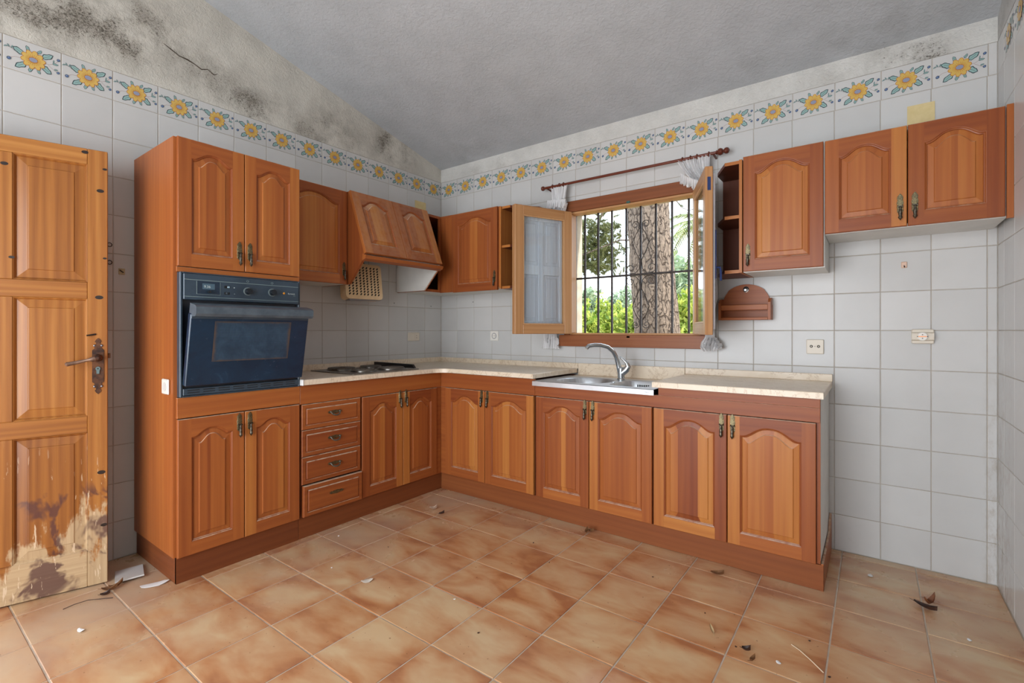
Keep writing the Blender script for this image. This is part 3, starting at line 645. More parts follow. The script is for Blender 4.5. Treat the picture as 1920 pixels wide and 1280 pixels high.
# ---- back run
base_pair('base_cupboard', 'two-door wooden corner cupboard left of the sink', (0, 0, 0), 0, 0.606, 1.402, 0.988, 0.705, tones=((0.35, 0.6, 0.05, 0.3), (0.3, 0.85, 0.1, 0.3)), stv=(((0.4, 0.75), [0.62, 0.5, 0.8]), ((0.3, 0.55), [0.6, 0.92, 0.5])))
base_pair('base_cupboard', 'two-door wooden cupboard under the steel sink', (0, 0, 0), 0, 1.416, 2.188, 1.800, 0.705, tones=((0.1, 0.15, 0.12, 0.5), (0.75, 0.4, 0.1, 0.5)), stv=(((0.5, 0.68), [0.2, 0.8, 0.25]), ((0.4, 0.75), [0.35, 0.4, 0.45])))
rb = base_pair('base_cupboard', 'two-door wooden cupboard at the right end of the counter', (0, 0, 0), 0, 2.194, 2.956, 2.574, 0.702, tones=((0.7, 0.05, 0.1, 0.85), (0.8, 0.15, 0.05, 0.5)), stv=(((0.22, 0.78), [0.6, 0.02, 0.9]), ((0.4, 0.62), [0.68, 0.55, 0.82])))
b = MB(); b.prism([(-FD + 0.002, 0.13), (-0.10, 0.13), (-0.06, 0.18), (-0.004, 0.20), (-0.004, 0.880), (-FD + 0.002, 0.880)], 'yz', 2.9565, 2.970); b.build('end_panel', MEL, rb, smooth=0)
b = MB(); b.piece(0.1, 'z').box(2.9565, 2.9705, -FD - 0.004, -FD + 0.001, 0.124, 0.872); b.build('edge_strip', CAB, rb, smooth=0)
b = MB(); b.piece(0.3, 'y').prism([(-FD, 0.0), (-FD, 0.124), (-0.11, 0.128), (-0.07, 0.175), (-0.006, 0.195), (-0.006, 0.0)], 'yz', 2.972, 2.982); b.build('plinth_return', CAB, rb, smooth=0)
# continuous boards: fascia under the worktop, plinth at the floor
def board(name, label, loc, rz, x0, x1, y0, y1, z0, z1, tone):
    b = MB(); b.piece(tone, 'x').box(x0, x1, y0, y1, z0, z1, 0.001); o = b.build(name, PLI if name == 'plinth_board' else CAB, None, loc, (0, 0, rz)); tag(o, label, 'board'); return o
board('fascia_board', 'wooden fascia board under the worktop of the hob side', (0, 0, 0), LW, T1 + 0.002, -FD - 0.020, -FD - 0.018, -FD - 0.001, 0.770, 0.876, 0.42)
board('fascia_board', 'short wooden fascia board over the corner cupboard left of the sink', (0, 0, 0), 0, FD + 0.003, 1.409, -FD - 0.018, -FD - 0.001, 0.770, 0.876, 0.20)
board('fascia_board', 'long wooden fascia board below the sink and the right worktop', (0, 0, 0), 0, 1.411, 2.970, -FD - 0.018, -FD - 0.001, 0.770, 0.836, 0.12)
board('fascia_board', 'wooden board filling the gap under the right worktop slab', (0, 0, 0), 0, 2.222, 2.970, -FD - 0.018, -FD - 0.001, 0.8365, 0.878, 0.12)
board('plinth_board', 'wooden plinth along the floor under the hob side', (0, 0, 0), LW, T1 + 0.002, -FD + 0.001, -FD, -FD + 0.014, 0.001, 0.119, 0.3)
board('plinth_board', 'long wooden plinth along the floor under the sink side', (0, 0, 0), 0, FD + 0.002, 2.982, -FD - 0.001, -FD + 0.013, 0.001, 0.119, 0.6)
board('corner_post', 'narrow wooden post in the inner corner of the base cupboards', (0, 0, 0), 0, FD - 0.003, 0.604, -FD - 0.012, -FD + 0.01, 0.121, 0.768, 0.3)
board('corner_post', 'narrow wooden filler beside the left cupboard in the inner corner', (0, 0, 0), LW, -0.604, -FD - 0.014, -FD - 0.012, -FD + 0.01, 0.121, 0.768, 0.3)
# ------------------------------------------------------------------ worktop, upstand
def marble():
    t = NT('cream_marble'); p = t.pos(); n = t.noise(p, 5, 6, 0.65, 1.4); v = t.noise(t.map(p, (1.2, 2.0, 1)), 3.2, 7, 0.7, 2.2)
    c = t.ramp(n, [(0.3, lin((220, 202, 176))), (0.7, lin((236, 222, 202)))])
    vein = t.math('MULTIPLY', t.smooth(t.math('ABSOLUTE', t.math('SUBTRACT', v, 0.5)), 0.0, 0.02, 1.0, 0.0), 0.5)
    t.set(Base_Color=t.mix(vein, c, lin((170, 138, 100))), Roughness=0.30); return t.m
MARB = marble()
def slab(outline, z0, z1, parent, name):
    b = MB(); n = len(outline); e = 0.003
    cxs = sum(p[0] for p in outline) / n; cys = sum(p[1] for p in outline) / n
    lo = [b.v(x, y, z0) for x, y in outline]; m1 = [b.v(x, y, z1 - e) for x, y in outline]
    ins = []
    for i in range(n):
        a, c, d = Vector(outline[i - 1]), Vector(outline[i]), Vector(outline[(i + 1) % n])
        n1 = Vector((-(c - a).y, (c - a).x)).normalized(); n2 = Vector((-(d - c).y, (d - c).x)).normalized(); q = (n1 + n2); q = q / max(q.dot(n1), 0.3)
        ins.append((c.x + q.x * e, c.y + q.y * e))
    hi = [b.v(x, y, z1) for x, y in ins]
    for i in range(n):
        j = (i + 1) % n; b.f([lo[i], lo[j], m1[j], m1[i]]); b.f([m1[i], m1[j], hi[j], hi[i]])
    b.f(hi); b.f(lo[::-1]); return b.build(name, MARB, parent, smooth=25)
WT0, WT1 = 0.882, 0.912
wt = thing('worktop', 'cream marble worktop running from the oven round the corner to the sink', 'worktop')
rc = 0.10; cpt = (0.6 + rc, -0.6 - rc)
arc = [(cpt[0] - rc * math.cos(a), cpt[1] + rc * math.sin(a)) for a in [math.pi / 2 * k / 8 for k in range(9)]]
slab([(0.004, -1.678), (0.6, -1.678)] + arc + [(1.420, -0.6), (1.420, -0.018), (0.004, -0.018)], WT0, WT1, wt, 'slab')
b = MB(); b.box(0.001, 0.019, -1.40, -0.001, WT1, 0.952, 0.002); b.build('upstand', MARB, wt)
b = MB(); b.box(0.001, 0.019, -1.677, -1.402, WT1, 0.951, 0.002); b.build('upstand', MARB, wt)
b = MB(); b.box(0.020, 1.425, -0.019, -0.001, WT1 - 0.002, 0.950, 0.002); b.build('upstand', MARB, wt)
MB().box(0.565, 0.603, -1.687, -1.6785, 0.880, 0.914, 0.002).build('end_strip', plain('white_edging', (228, 228, 226), 0.4), wt)
wt2 = thing('worktop', 'cream marble worktop slab at the right end of the counter', 'worktop')
slab([(2.200, -0.6), (2.985, -0.6), (2.985, -0.002), (2.200, -0.002)][::1], WT0, WT1, wt2, 'slab')
b = MB(); b.box(2.200, 2.986, -0.019, -0.001, WT1, 0.952, 0.002); b.build('upstand', MARB, wt2)
wt3 = thing('worktop', 'marble ledge and upstand behind the sink', 'worktop')
MB().box(1.423, 2.197, -0.150, -0.002, 0.838, 0.866, 0.002).build('ledge', MARB, wt3)
MB().box(1.427, 2.198, -0.020, -0.003, 0.8665, 0.951, 0.002).build('upstand', MARB, wt3)
# ------------------------------------------------------------------ sink
STEEL = NT('brushed_steel'); _n = STEEL.noise(STEEL.map(STEEL.obj(), (4, 120, 4)), 1.0, 4, 0.6)
STEEL.set(Base_Color=STEEL.ramp(_n, [(0.3, lin((190, 194, 198))), (0.7, lin((216, 220, 224)))]), Metallic=1.0, Roughness=0.42); STEEL = STEEL.m
CHROME = plain('brushed_chrome', (196, 200, 202), 0.2, 1.0)
sink = thing('kitchen_sink', 'stainless steel sink with two bowls set into the counter', 'sink', (1.404, -0.585, 0.0))
SW, SD, SZ = 0.800, 0.470, 0.868
def rr_loop(cx, cy, hx, hy, r, n=6):
    P = []
    for (sx, sy, a0) in ((1, 1, 0), (-1, 1, 90), (-1, -1, 180), (1, -1, 270)):
        for k in range(n + 1):
            a = R(a0 + 90 * k / n); P.append((cx + sx * (hx - r) + r * math.cos(a), cy + sy * (hy - r) + r * math.sin(a)))
    return P
bowls = [rr_loop(0.265, 0.225, 0.185, 0.175, 0.165, 8), rr_loop(0.605, 0.225, 0.120, 0.165, 0.07)]
bm = bmesh.new()
def ring(P, z): return [bm.verts.new((x, y, z)) for x, y in P]
def edges(vs): return [bm.edges.new((vs[i], vs[(i + 1) % len(vs)])) for i in range(len(vs))]
out = ring([(0, 0.004), (SW, 0.004), (SW, SD), (0, SD)], SZ); E = edges(out)
tops = [ring(P, SZ) for P in bowls]
for tp in tops: E += edges(tp)
bmesh.ops.triangle_fill(bm, edges=E, use_beauty=True)
for P, tp in zip(bowls, tops):
    prev = tp; cx = sum(p[0] for p in P) / len(P); cy = sum(p[1] for p in P) / len(P)
    for k, dz in ((0.97, -0.006), (0.93, -0.06), (0.90, -0.14), (0.80, -0.155), (0.15, -0.16)):
        cur = ring([(cx + (x - cx) * k, cy + (y - cy) * k) for x, y in P], SZ + dz)
        for i in range(len(cur)): bm.faces.new((prev[i], prev[(i + 1) % len(cur)], cur[(i + 1) % len(cur)], cur[i]))
        prev = cur
    bm.faces.new(prev)
fr = ring([(0, 0.0), (SW, 0.0)], SZ - 0.004); fb = ring([(0, 0.0), (SW, 0.0)], SZ - 0.032)
bm.faces.new((out[0], out[1], fr[1], fr[0])); bm.faces.new((fr[0], fr[1], fb[1], fb[0]))
fbb = ring([(0, 0.012), (SW, 0.012)], SZ - 0.032); bm.faces.new((fb[0], fb[1], fbb[1], fbb[0]))
bmesh.ops.recalc_face_normals(bm, faces=bm.faces)
me = bpy.data.meshes.new('basin'); bm.to_mesh(me); bm.free(); me.materials.append(STEEL); me.polygons.foreach_set('use_smooth', [True] * len(me.polygons)); me.set_sharp_from_angle(angle=R(35))
inst('basin', me, sink, (0, 0, 0))
for (x, y) in ((0.265, 0.225), (0.605, 0.225)): MB().lathe([(0.035, 0), (0.034, 0.003), (0.02, 0.001)], (x, y, SZ - 0.160), 'z', 18).build('drain', CHROME, sink)
for i in range(6): MB().box(0.555 + i * 0.014, 0.560 + i * 0.014, 0.372, 0.376, SZ - 0.055, SZ - 0.022).build('overflow_slot', BLACK, sink, smooth=0)
text('TEKA', 0.011, sink, (SW - 0.052, -0.0006, SZ - 0.022), (R(90), 0, 0), plain('etched_grey', (96, 104, 110), 0.5), 'maker_mark')
MB().lathe([(0.010, 0), (0.010, 0.004), (0.006, 0.006)], (0.470, 0.205, SZ), 'z', 14).build('plug_hole_cap', CHROME, sink)
# faucet
fa = thing('kitchen_faucet', 'single-lever chrome faucet with curved spout behind the sink', 'faucet', (1.845, -0.20, SZ + 0.0005))
MB().lathe([(0.027, 0), (0.027, 0.006), (0.023, 0.012), (0.024, 0.05), (0.026, 0.075), (0.022, 0.082)], (0, 0, 0), 'z', 24).build('base', CHROME, fa)
sp_ = [(-0.006, -0.004, 0.05), (-0.016, -0.012, 0.10), (-0.022, -0.025, 0.145), (-0.034, -0.048, 0.185), (-0.055, -0.085, 0.215), (-0.085, -0.125, 0.228), (-0.115, -0.16, 0.229), (-0.140, -0.188, 0.222), (-0.150, -0.198, 0.208)]
MB().tube(sp_, [0.018, 0.0155, 0.014, 0.0135, 0.013, 0.0125, 0.0125, 0.0135, 0.0135], 14).build('spout', CHROME, fa)
MB().tube([(0.006, 0, 0.045), (0.032, 0.004, 0.068), (0.046, 0.006, 0.088), (0.036, 0.004, 0.112), (0.010, 0.0, 0.136), (-0.008, -0.002, 0.150)], [0.022, 0.023, 0.019, 0.013, 0.008, 0.005], 14).build('lever', CHROME, fa)
# ------------------------------------------------------------------ hob
hob = thing('electric_hob', 'four-plate electric hob on the marble worktop', 'hob', (0.315, -1.055, WT1 + 0.0005))
b = MB(); b.box(-0.235, 0.245, -0.275, 0.275, 0, 0.006, 0.002); b.build('plate', worn('hob_steel', (120, 116, 110), (158, 152, 144), 0.35, 0.8, 40, 0.05), hob)
for (x, y, r) in ((-0.105, -0.120, 0.090), (0.125, -0.110, 0.075), (-0.100, 0.120, 0.075), (0.120, 0.125, 0.090)):
    MB().lathe([(r + 0.008, 0.0065), (r + 0.007, 0.013), (r + 0.001, 0.014)], (x, y, 0), 'z', 30).build('ring', plain('ring_steel', (110, 106, 100), 0.3, 0.9), hob)
    MB().lathe([(r, 0.0085), (r, 0.021), (r - 0.004, 0.023), (r * 0.3, 0.022), (r * 0.25, 0.019)], (x, y, 0), 'z', 30).build('hot_plate', worn('hot_plate_iron', (74, 68, 60), (112, 102, 90), 0.6, 0.2, 40, 0.2), hob)
b = MB(); b.prism([(-0.225, 0.0), (-0.225, 0.033), (0.20, 0.026), (0.222, 0.0)], 'xz', 0.279, 0.300)
hp = b.build('fallen_trim', plain('black_trim', (20, 18, 18), 0.4), None, (0.245, -1.02, WT1 + 0.001), (0, 0, R(4))); tag(hp, 'loose black trim strip standing beside the hob', 'trim strip')
# ------------------------------------------------------------------ wall units
UZ0, UZ1, UD = 1.502, 2.122, 0.300
def wall_box(parent, x0, x1, z0, z1, d=UD, open_front=False, skip=''):
    t = 0.016
    if 'l' not in skip: b = MB(); b.piece(0.5, 'z').box(x0, x0 + t, -d, -0.002, z0, z1); b.build('side_panel', [MEL], parent, smooth=0)
    if 'r' not in skip: b = MB(); b.piece(0.5, 'z').box(x1 - t, x1, -d, -0.002, z0, z1); b.build('side_panel', [MEL], parent, smooth=0)
    b = MB(); b.piece(0.5, 'x').box(x0 + t, x1 - t, -d, -0.002, z0, z0 + t); b.build('bottom_panel', MEL, parent, smooth=0)
    b = MB(); b.piece(0.5, 'x').box(x0 + t, x1 - t, -d, -0.002, z1 - t, z1); b.build('top_panel', MEL, parent, smooth=0)
    b = MB(); b.box(x0 + t, x1 - t, -0.008, -0.003, z0 + t, z1 - t); b.build('back_panel', CAB_IN, parent, smooth=0)
def wdoor(t, x0, x1, z0, z1, side, hz=None, tones=None, stv=None):
    g = 0.002; d = front(x1 - x0 - 2 * g, z1 - z0, t, 'door', (x0 + g, -UD, z0), tones=tones, stv=stv)
    handle(d, (x1 - x0 - 2 * g - 0.024) if side == 'r' else 0.024, (hz if hz else z0 + 0.075) - z0); return d
k1 = thing('wall_cabinet', 'one-door wooden wall cabinet between the oven cabinet and the sloping hood', 'cabinet', (0, 0, 0), LW, 'wooden wall cabinets')
wall_box(k1, T1 + 0.002, -1.204, UZ0, UZ1 + 0.004); wdoor(k1, T1 + 0.002, -1.204, UZ0, UZ1 + 0.004, 'r', tones=(0.6, 0.2, 0.25, 0.5))
# hood cabinet
hd = thing('hood_cabinet', 'wooden cooker hood cabinet with sloping two-panel front above the hob', 'cooker hood', (0, 0, 0), LW)
h0, h1 = -1.200, -0.506
prof = [(-0.003, 1.502), (-0.335, 1.502), (-0.500, 1.672), (-0.500, 1.690), (-0.325, 2.128), (-0.003, 2.128)]
b = MB(); b.piece(0.1, 'z').prism(prof, 'yz', h0, h0 + 0.016); b.build('side_panel', CAB, hd, smooth=0)
b = MB(); b.piece(0.1, 'z').prism(prof, 'yz', h1 - 0.004, h1); b.build('side_panel', CAB, hd, smooth=0)
b = MB(); b.prism([(p[0] * 0.985 - 0.002, p[1] + 0.004 if p[1] < 2 else p[1] - 0.004) for p in prof], 'yz', h1 - 0.016, h1 - 0.0042); b.build('inner_lining', MEL, hd, smooth=0)
b = MB(); b.piece(0.2, 'x').box(h0 + 0.016, h1 - 0.0165, -0.325, -0.003, 2.112, 2.128); b.build('top_panel', CAB, hd, smooth=0)
b = MB(); b.piece(0.35, 'x').prism([(-0.478, 1.648), (-0.512, 1.660), (-0.520, 1.682), (-0.482, 1.692)], 'yz', h0 - 0.004, h1 + 0.010); b.build('front_rail', CAB, hd, smooth=25)
ang = math.atan2(0.172, 0.440)
Ls = math.hypot(0.172, 0.440) - 0.006
hm = (h0 + h1) / 2
for (x0, x1, tn) in ((h0 - 0.002, hm - 0.001, (0.62, 0.5, 0.35, 0.4)), (hm + 0.001, h1 + 0.004, (0.4, 0.75, 0.2, 0.3))):
    front(x1 - x0, Ls, hd, 'front_panel', (x0, -0.500, 1.692), (-ang, 0, 0), tones=tn, sw=0.062, tr=0.05, br=0.07)
# corner wall unit
cw = thing('wall_cabinet', 'wooden corner wall cabinet with an open niche beside the hood', 'cabinet', (0, 0, 0), 0, 'wooden wall cabinets')
b = MB(); b.piece(0.2, 'x').prism([(0.003, -0.003), (0.003, -0.498), (0.300, -0.498), (0.300, -0.300), (0.90, -0.299), (0.90, -0.003)], 'xy', UZ0 + 0.001, UZ0 + 0.0155); b.build('bottom_panel', MEL, cw, smooth=0)
b = MB(); b.piece(0.2, 'x').prism([(0.003, -0.003), (0.003, -0.498), (0.300, -0.498), (0.300, -0.322), (0.92, -0.302), (0.92, -0.003)], 'xy', UZ1 - 0.016, UZ1); b.build('top_panel', CAB, cw, smooth=0)
b = MB(); b.piece(0.2, 'z').box(0.301, 0.318, -0.499, -0.322, UZ1 - 0.020, UZ1).box(0.301, 0.318, -0.499, -0.322, UZ0, UZ0 + 0.020).box(0.301, 0.318, -0.340, -0.322, UZ0 + 0.02, UZ1 - 0.02); b.build('niche_frame', CAB, cw, smooth=0)
b = MB(); b.box(0.003, 0.301, -0.012, -0.004, UZ0 + 0.016, UZ1 - 0.016).box(0.003, 0.010, -0.49, -0.012, UZ0 + 0.016, UZ1 - 0.016).box(0.292, 0.300, -0.32, -0.012, UZ0 + 0.016, UZ1 - 0.016); b.build('niche_lining', CAB_IN, cw, smooth=0)
b = MB(); b.piece(0.25, 'z').box(0.301, 0.446, -0.318, -0.302, UZ0 - 0.002, UZ1, 0.001); b.build('filler_stile', CAB, cw)
b = MB(); b.piece(0.3, 'z').box(0.905, 0.921, -UD, -0.003, UZ0 + 0.016, UZ1 - 0.016); b.build('side_panel', CAB, cw, smooth=0)
wdoor(cw, 0.446, 0.906, UZ0 - 0.006, UZ1, 'r', 1.575, (0.12, 0.2, 0.05, 0.1), ((0.34, 0.64), [0.2, 0.62, 0.25]))
# open end shelves left and right of the window
def end_shelf(label, x0, x1, flip, zs, front_y):
    t = thing('open_end_shelf', label, 'shelf', group='open end shelves beside the window')
    def X(a): return x0 + a if not flip else x1 - a     # a = distance from the cabinet it joins
    wd = x1 - x0
    for i, z in enumerate(zs):
        b = MB(); b.piece(0.3, 'x'); pts = [(X(0.0), -0.004), (X(0.0), -front_y), (X(0.075), -front_y), (X(wd), -0.14), (X(wd), -0.004)]
        b.prism(pts, 'xy', z, z + 0.018); b.build('shelf_board', CAB_IN if i else CAB_IN, t, smooth=0)
        b = MB(); b.piece(0.8, 'x').box(min(X(0.001), X(0.075)), max(X(0.001), X(0.075)), -front_y - 0.004, -front_y, z, z + 0.018); b.build('shelf_lipping', CAB, t, smooth=0)
    b = MB(); b.piece(0.4, 'z').box(min(X(0), X(wd)), max(X(0), X(wd)), -0.010, -0.003, zs[0] + 0.018, zs[-1]); b.build('back_panel', CAB_IN, t, smooth=0)
    b = MB(); b.piece(0.75, 'z').box(min(X(-0.001), X(-0.016)), max(X(-0.001), X(-0.016)), -front_y - 0.016, -0.003, zs[0], zs[-1] + 0.018); b.build('upright', CAB, t, smooth=0)
    return t
end_shelf('open wooden end shelf half hidden by the left window sash', 0.940, 1.165, False, (1.503, 1.808, 2.098), 0.300)
end_shelf('open wooden end shelf behind the right window sash', 2.426, 2.578, True, (1.503, 1.802, 2.098), 0.300)
ca = thing('wall_cabinet', 'one-door wooden wall cabinet right of the window, hanging lower than its neighbours', 'cabinet', (0, 0, 0), 0, 'wooden wall cabinets')
wall_box(ca, 2.598, 2.970, UZ0 + 0.002, UZ1 + 0.002); wdoor(ca, 2.598, 2.967, UZ0 + 0.006, UZ1 + 0.004, 'l', 1.585, (0.15, 0.12, 0.15, 0.15), ((0.24, 0.55), [0.85, 0.5, 0.66]))
cb = thing('wall_cabinet', 'short two-door wooden wall cabinet in the right corner of the back wall', 'cabinet', (0, 0, 0), 0, 'wooden wall cabinets')
wall_box(cb, 2.972, 3.612, 1.664, UZ1 + 0.002); wdoor(cb, 2.970, 3.288, 1.666, UZ1 + 0.002, 'r', 1.745, (0.45, 0.88, 0.2, 0.15), ((0.55, 0.8), [0.5, 0.35, 0.55])); wdoor(cb, 3.288, 3.606, 1.666, UZ1 + 0.002, 'l', 1.745, (0.1, 0.08, 0.12, 0.1), ((0.42, 0.6), [0.5, 0.25, 0.6]))
b = MB(); b.piece(0.5, 'z').box(3.6075, W - 0.001, -UD - 0.026, -UD - 0.008, 1.656, UZ1 + 0.004); b.build('filler_strip', CAB, cb, smooth=0)
# ------------------------------------------------------------------ window
win = thing('window_1', 'wooden casement window standing open in front of an iron grille', 'window', kind='structure'); del win['category']
b = MB(); y0, y1 = -0.028, 0.055
FX0, FX1, FZ0, FZ1 = 1.272, 2.378, 1.074, 2.146; IX0, IX1, IZ0, IZ1 = 1.372, 2.280, 1.172, 2.050
for nm, bx, g, tn in (('sill', (FX0, FX1, -0.034, -0.001, FZ0, IZ0 - 0.014), 'x', 0.5), ('head', (FX0 + 0.04, FX1 - 0.04, -0.028, -0.001, IZ1 + 0.016, FZ1), 'x', 0.2), ('jamb', (FX0 + 0.04, IX0 - 0.016, -0.028, -0.001, IZ0 - 0.014, IZ1 + 0.016), 'z', 0.5), ('jamb', (IX1 + 0.016, FX1 - 0.04, -0.028, -0.001, IZ0 - 0.014, IZ1 + 0.016), 'z', 0.4)):
    b = MB(); b.piece(tn, g).box(*bx, 0.002); b.build(nm, WIN2, win)
for bx, g in (((IX0 - 0.016, IX1 + 0.016, -0.020, 0.055, IZ1, IZ1 + 0.0155), 'x'), ((IX0 - 0.016, IX1 + 0.016, -0.020, 0.055, IZ0 - 0.0135, IZ0), 'x'), ((IX0 - 0.016, IX0, -0.020, 0.055, IZ0, IZ1), 'z'), ((IX1, IX1 + 0.016, -0.020, 0.055, IZ0, IZ1), 'z')):
    b = MB(); b.piece(0.75, g).box(*bx, 0.003); b.build('rebate', WIN, win)
b = MB(); b.box(HX0 + 0.002, IX0 - 0.017, 0.0022, 0.050, HZ0 + 0.002, HZ1 - 0.002).box(IX1 + 0.017, HX1 - 0.002, 0.0022, 0.050, HZ0 + 0.002, HZ1 - 0.002).box(IX0 - 0.017, IX1 + 0.017, 0.0022, 0.05, IZ1 + 0.016, HZ1 - 0.002).box(IX0 - 0.017, IX1 + 0.017, 0.0022, 0.05, HZ0 + 0.002, IZ0 - 0.014)
b.build('frame_back', WIN, win, smooth=0)
for z in (FZ1 - 0.078, FZ0 + 0.072): MB().box(1.808, 1.834, -0.034, -0.0285, z - 0.008, z + 0.008, 0.002).build('catch_plate', plain('green_catch', (54, 92, 84), 0.5, 0.3), win)
GLASS = NT('window_glass'); _l = GLASS.n('LayerWeight', {'Blend': 0.5}); _f = GLASS.n('Math', {0: GLASS.math('POWER', _l.outputs['Facing'], 4.0), 1: 0.6, 2: 0.05}, operation='MULTIPLY_ADD'); _t = GLASS.n('BsdfTransparent', {'Color': (0.94, 0.97, 0.98, 1)}); _g = GLASS.n('BsdfGlossy', {'Roughness': 0.04})
_m = GLASS.n('MixShader', {0: _f.outputs[0], 1: _t.outputs[0], 2: _g.outputs[0]}); GLASS.t.links.new(_m.outputs[0], GLASS.out.inputs[0]); GLASS = GLASS.m
BLUE = plain('blue_hinge', (46, 62, 110), 0.45, 0.4)
def sash(hx, ang_, ext, nm):
    s = MB(); Wd, H, th, fw = 0.482, 0.892, 0.040, 0.066
    ya, yb = (-th / 2, th / 2)
    for bx, g, tn in (((0, fw, ya, yb, 0, H), 'z', 0.7), ((Wd - fw, Wd, ya, yb, 0, H), 'z', 0.6), ((fw, Wd - fw, ya, yb, 0, fw), 'x', 0.55), ((fw, Wd - fw, ya, yb, H - fw, H), 'x', 0.5)):
        s.piece(tn, g).box(*bx, 0.003)
    so = s.build('sash', WIN, win, (hx, -0.046, 1.166), (0, 0, ang_))
    e = ext; b = MB(); b.box(fw - 0.002, Wd - fw + 0.002, e * 0.004, e * 0.008, fw - 0.002, H - fw + 0.002); b.build('pane', GLASS, so, smooth=0)
    # glazing bead
    b = MB(); q = 0.008
    for bx in ((fw, fw + q, e * 0.009, e * 0.019, fw, H - fw), (Wd - fw - q, Wd - fw, e * 0.009, e * 0.019, fw, H - fw), (fw + q, Wd - fw - q, e * 0.009, e * 0.019, fw, fw + q), (fw + q, Wd - fw - q, e * 0.009, e * 0.019, H - fw - q, H - fw)): b.piece(0.9, 'z').box(*bx)
    b.build('glazing_bead', WIN, so, smooth=0)
    # panelled inner shutter behind the glass
    b = MB(); b.piece(0.5, 'z'); ys = sorted((-e * 0.021, -e * 0.036)); mx = Wd / 2
    for bx in ((0.03, 0.085, *ys, 0.03, H - 0.03), (Wd - 0.085, Wd - 0.03, *ys, 0.03, H - 0.03), (mx - 0.022, mx + 0.022, *ys, 0.09, H - 0.09), (0.085, Wd - 0.085, *ys, 0.03, 0.09), (0.085, Wd - 0.085, *ys, H - 0.09, H - 0.03), (0.085, mx - 0.022, *ys, 0.42, 0.49), (mx + 0.022, Wd - 0.085, *ys, 0.42, 0.49)): b.piece(random.uniform(0.3, 0.8), 'z').box(*bx, 0.002)
    sh = b.build('inner_shutter', SHUT, so)
    for (x0, x1) in ((0.085, mx - 0.022), (mx + 0.022, Wd - 0.085)):
        for (z0, z1) in ((0.09, 0.42), (0.49, H - 0.09)):
            b = MB(); b.piece(random.uniform(0.0, 0.5), 'z').box(x0 + 0.001, x1 - 0.001, *sorted((-e * 0.027, -e * 0.033)), z0 + 0.001, z1 - 0.001); b.box(x0 + 0.022, x1 - 0.022, *sorted((-e * 0.023, -e * 0.0275)), z0 + 0.022, z1 - 0.022, 0.003); b.build('shutter_panel', SHUT, sh)
    return so
sl = sash(1.378, math.atan2(-0.438, -0.195), 1, 'left')
sr = sash(2.276, math.atan2(-0.438, 0.190), -1, 'right')
for z in (0.80,): MB().box(0.4825, 0.4845, -0.008, 0.008, z - 0.035, z + 0.035).build('edge_plate', BLUE, sr, smooth=0)
b = MB(); b.tube([(0.44, 0.038, 0.36), (0.44, 0.062, 0.36), (0.44, 0.066, 0.34), (0.44, 0.066, 0.29)], 0.006, 8); b.build('espagnolette_handle', BLUE, sr)
MB().box(0.425, 0.455, 0.0365, 0.041, 0.30, 0.56, 0.001).build('espagnolette_plate', BLUE, sr)
# iron grille in the opening
gr = thing('window_grille', 'black wrought iron grille with scrolls in the window opening', 'grille', (0, 0.115, 0))
xs = [1.333, 1.413, 1.523, 1.633, 1.744, 1.852, 1.961, 2.073, 2.184, 2.300]
for x in xs: MB().box(x - 0.0065, x + 0.0065, -0.0065, 0.0065, HZ0 - 0.02, HZ1 + 0.02, 0.001).build('bar', IRON, gr)
for z in (1.585, HZ1 - 0.014): MB().box(HX0 - 0.02, HX1 + 0.02, -0.010, 0.010, z - 0.0065, z + 0.0065, 0.001).build('cross_bar', IRON, gr)
def spiral(cx, cz, r, a0, turns, sgn, n=22): return [(cx + r * (1 - 0.75 * k / n) * math.cos(a0 + sgn * turns * 2 * math.pi * k / n), 0.0, cz + r * (1 - 0.75 * k / n) * math.sin(a0 + sgn * turns * 2 * math.pi * k / n)) for k in range(n + 1)]
cxg = 1.852
for s_ in (-1, 1):
    for vz in (1, -1):
        def M(P): return [(cxg + s_ * x, y, 1.585 + vz * z) for x, y, z in P]
        diamond = [(0.006, 0, 0.10), (0.036, 0, 0.16), (0.062, 0, 0.225), (0.036, 0, 0.285), (0.010, 0, 0.325)]
        MB().tube(M(diamond), 0.0028, 6).build('scroll', IRON, gr)
        MB().tube(M([(0.012, 0, 0.325)] + spiral(0.040, 0.352, 0.030, R(200), 1.35, -1)), 0.0026, 6).build('scroll', IRON, gr)
        MB().tube(M([(0.006, 0, 0.10), (0.012, 0, 0.04), (0.040, 0, 0.012)] + spiral(0.076, 0.045, 0.036, R(-110), 1.35, 1)), 0.0026, 6).build('scroll', IRON, gr)
LEAFM = worn('dry_leaf', (96, 62, 36), (140, 96, 56), 0.8, 0, 30, 0.2)
DLEAF = worn('dark_dead_leaf', (34, 22, 20), (74, 46, 34), 0.5, 0, 40, 0.2)
# reveal of the opening outside
# ------------------------------------------------------------------ curtain rod and curtains
RZ, RY = 2.266, -0.072
rod = thing('curtain_rod', 'thin dark wooden curtain rod with ball ends over the window', 'curtain rod', (0, RY, RZ))
b = MB(); b.piece(0.3, 'x').tube([(1.168, 0, 0), (2.400, 0, 0)], 0.009, 12).build('pole', RODW, rod)
for x, s_ in ((1.168, -1), (2.400, 1)):
    b = MB(); b.piece(0.2, 'x'); prof_ = [(0.009, 0.0), (0.014, 0.004), (0.011, 0.010), (0.019, 0.016), (0.022, 0.026), (0.018, 0.037), (0.009, 0.042)]
    if s_ > 0: prof_ += [(0.010, 0.046), (0.017, 0.052), (0.019, 0.062), (0.015, 0.072), (0.004, 0.078)]
    else: prof_ = [(0.009, 0), (0.016, 0.006), (0.018, 0.014), (0.015, 0.023), (0.004, 0.029)]
    b.lathe([(r, s_ * h) for r, h in prof_], (x, 0, 0), 'x', 16).build('finial', RODW, rod)
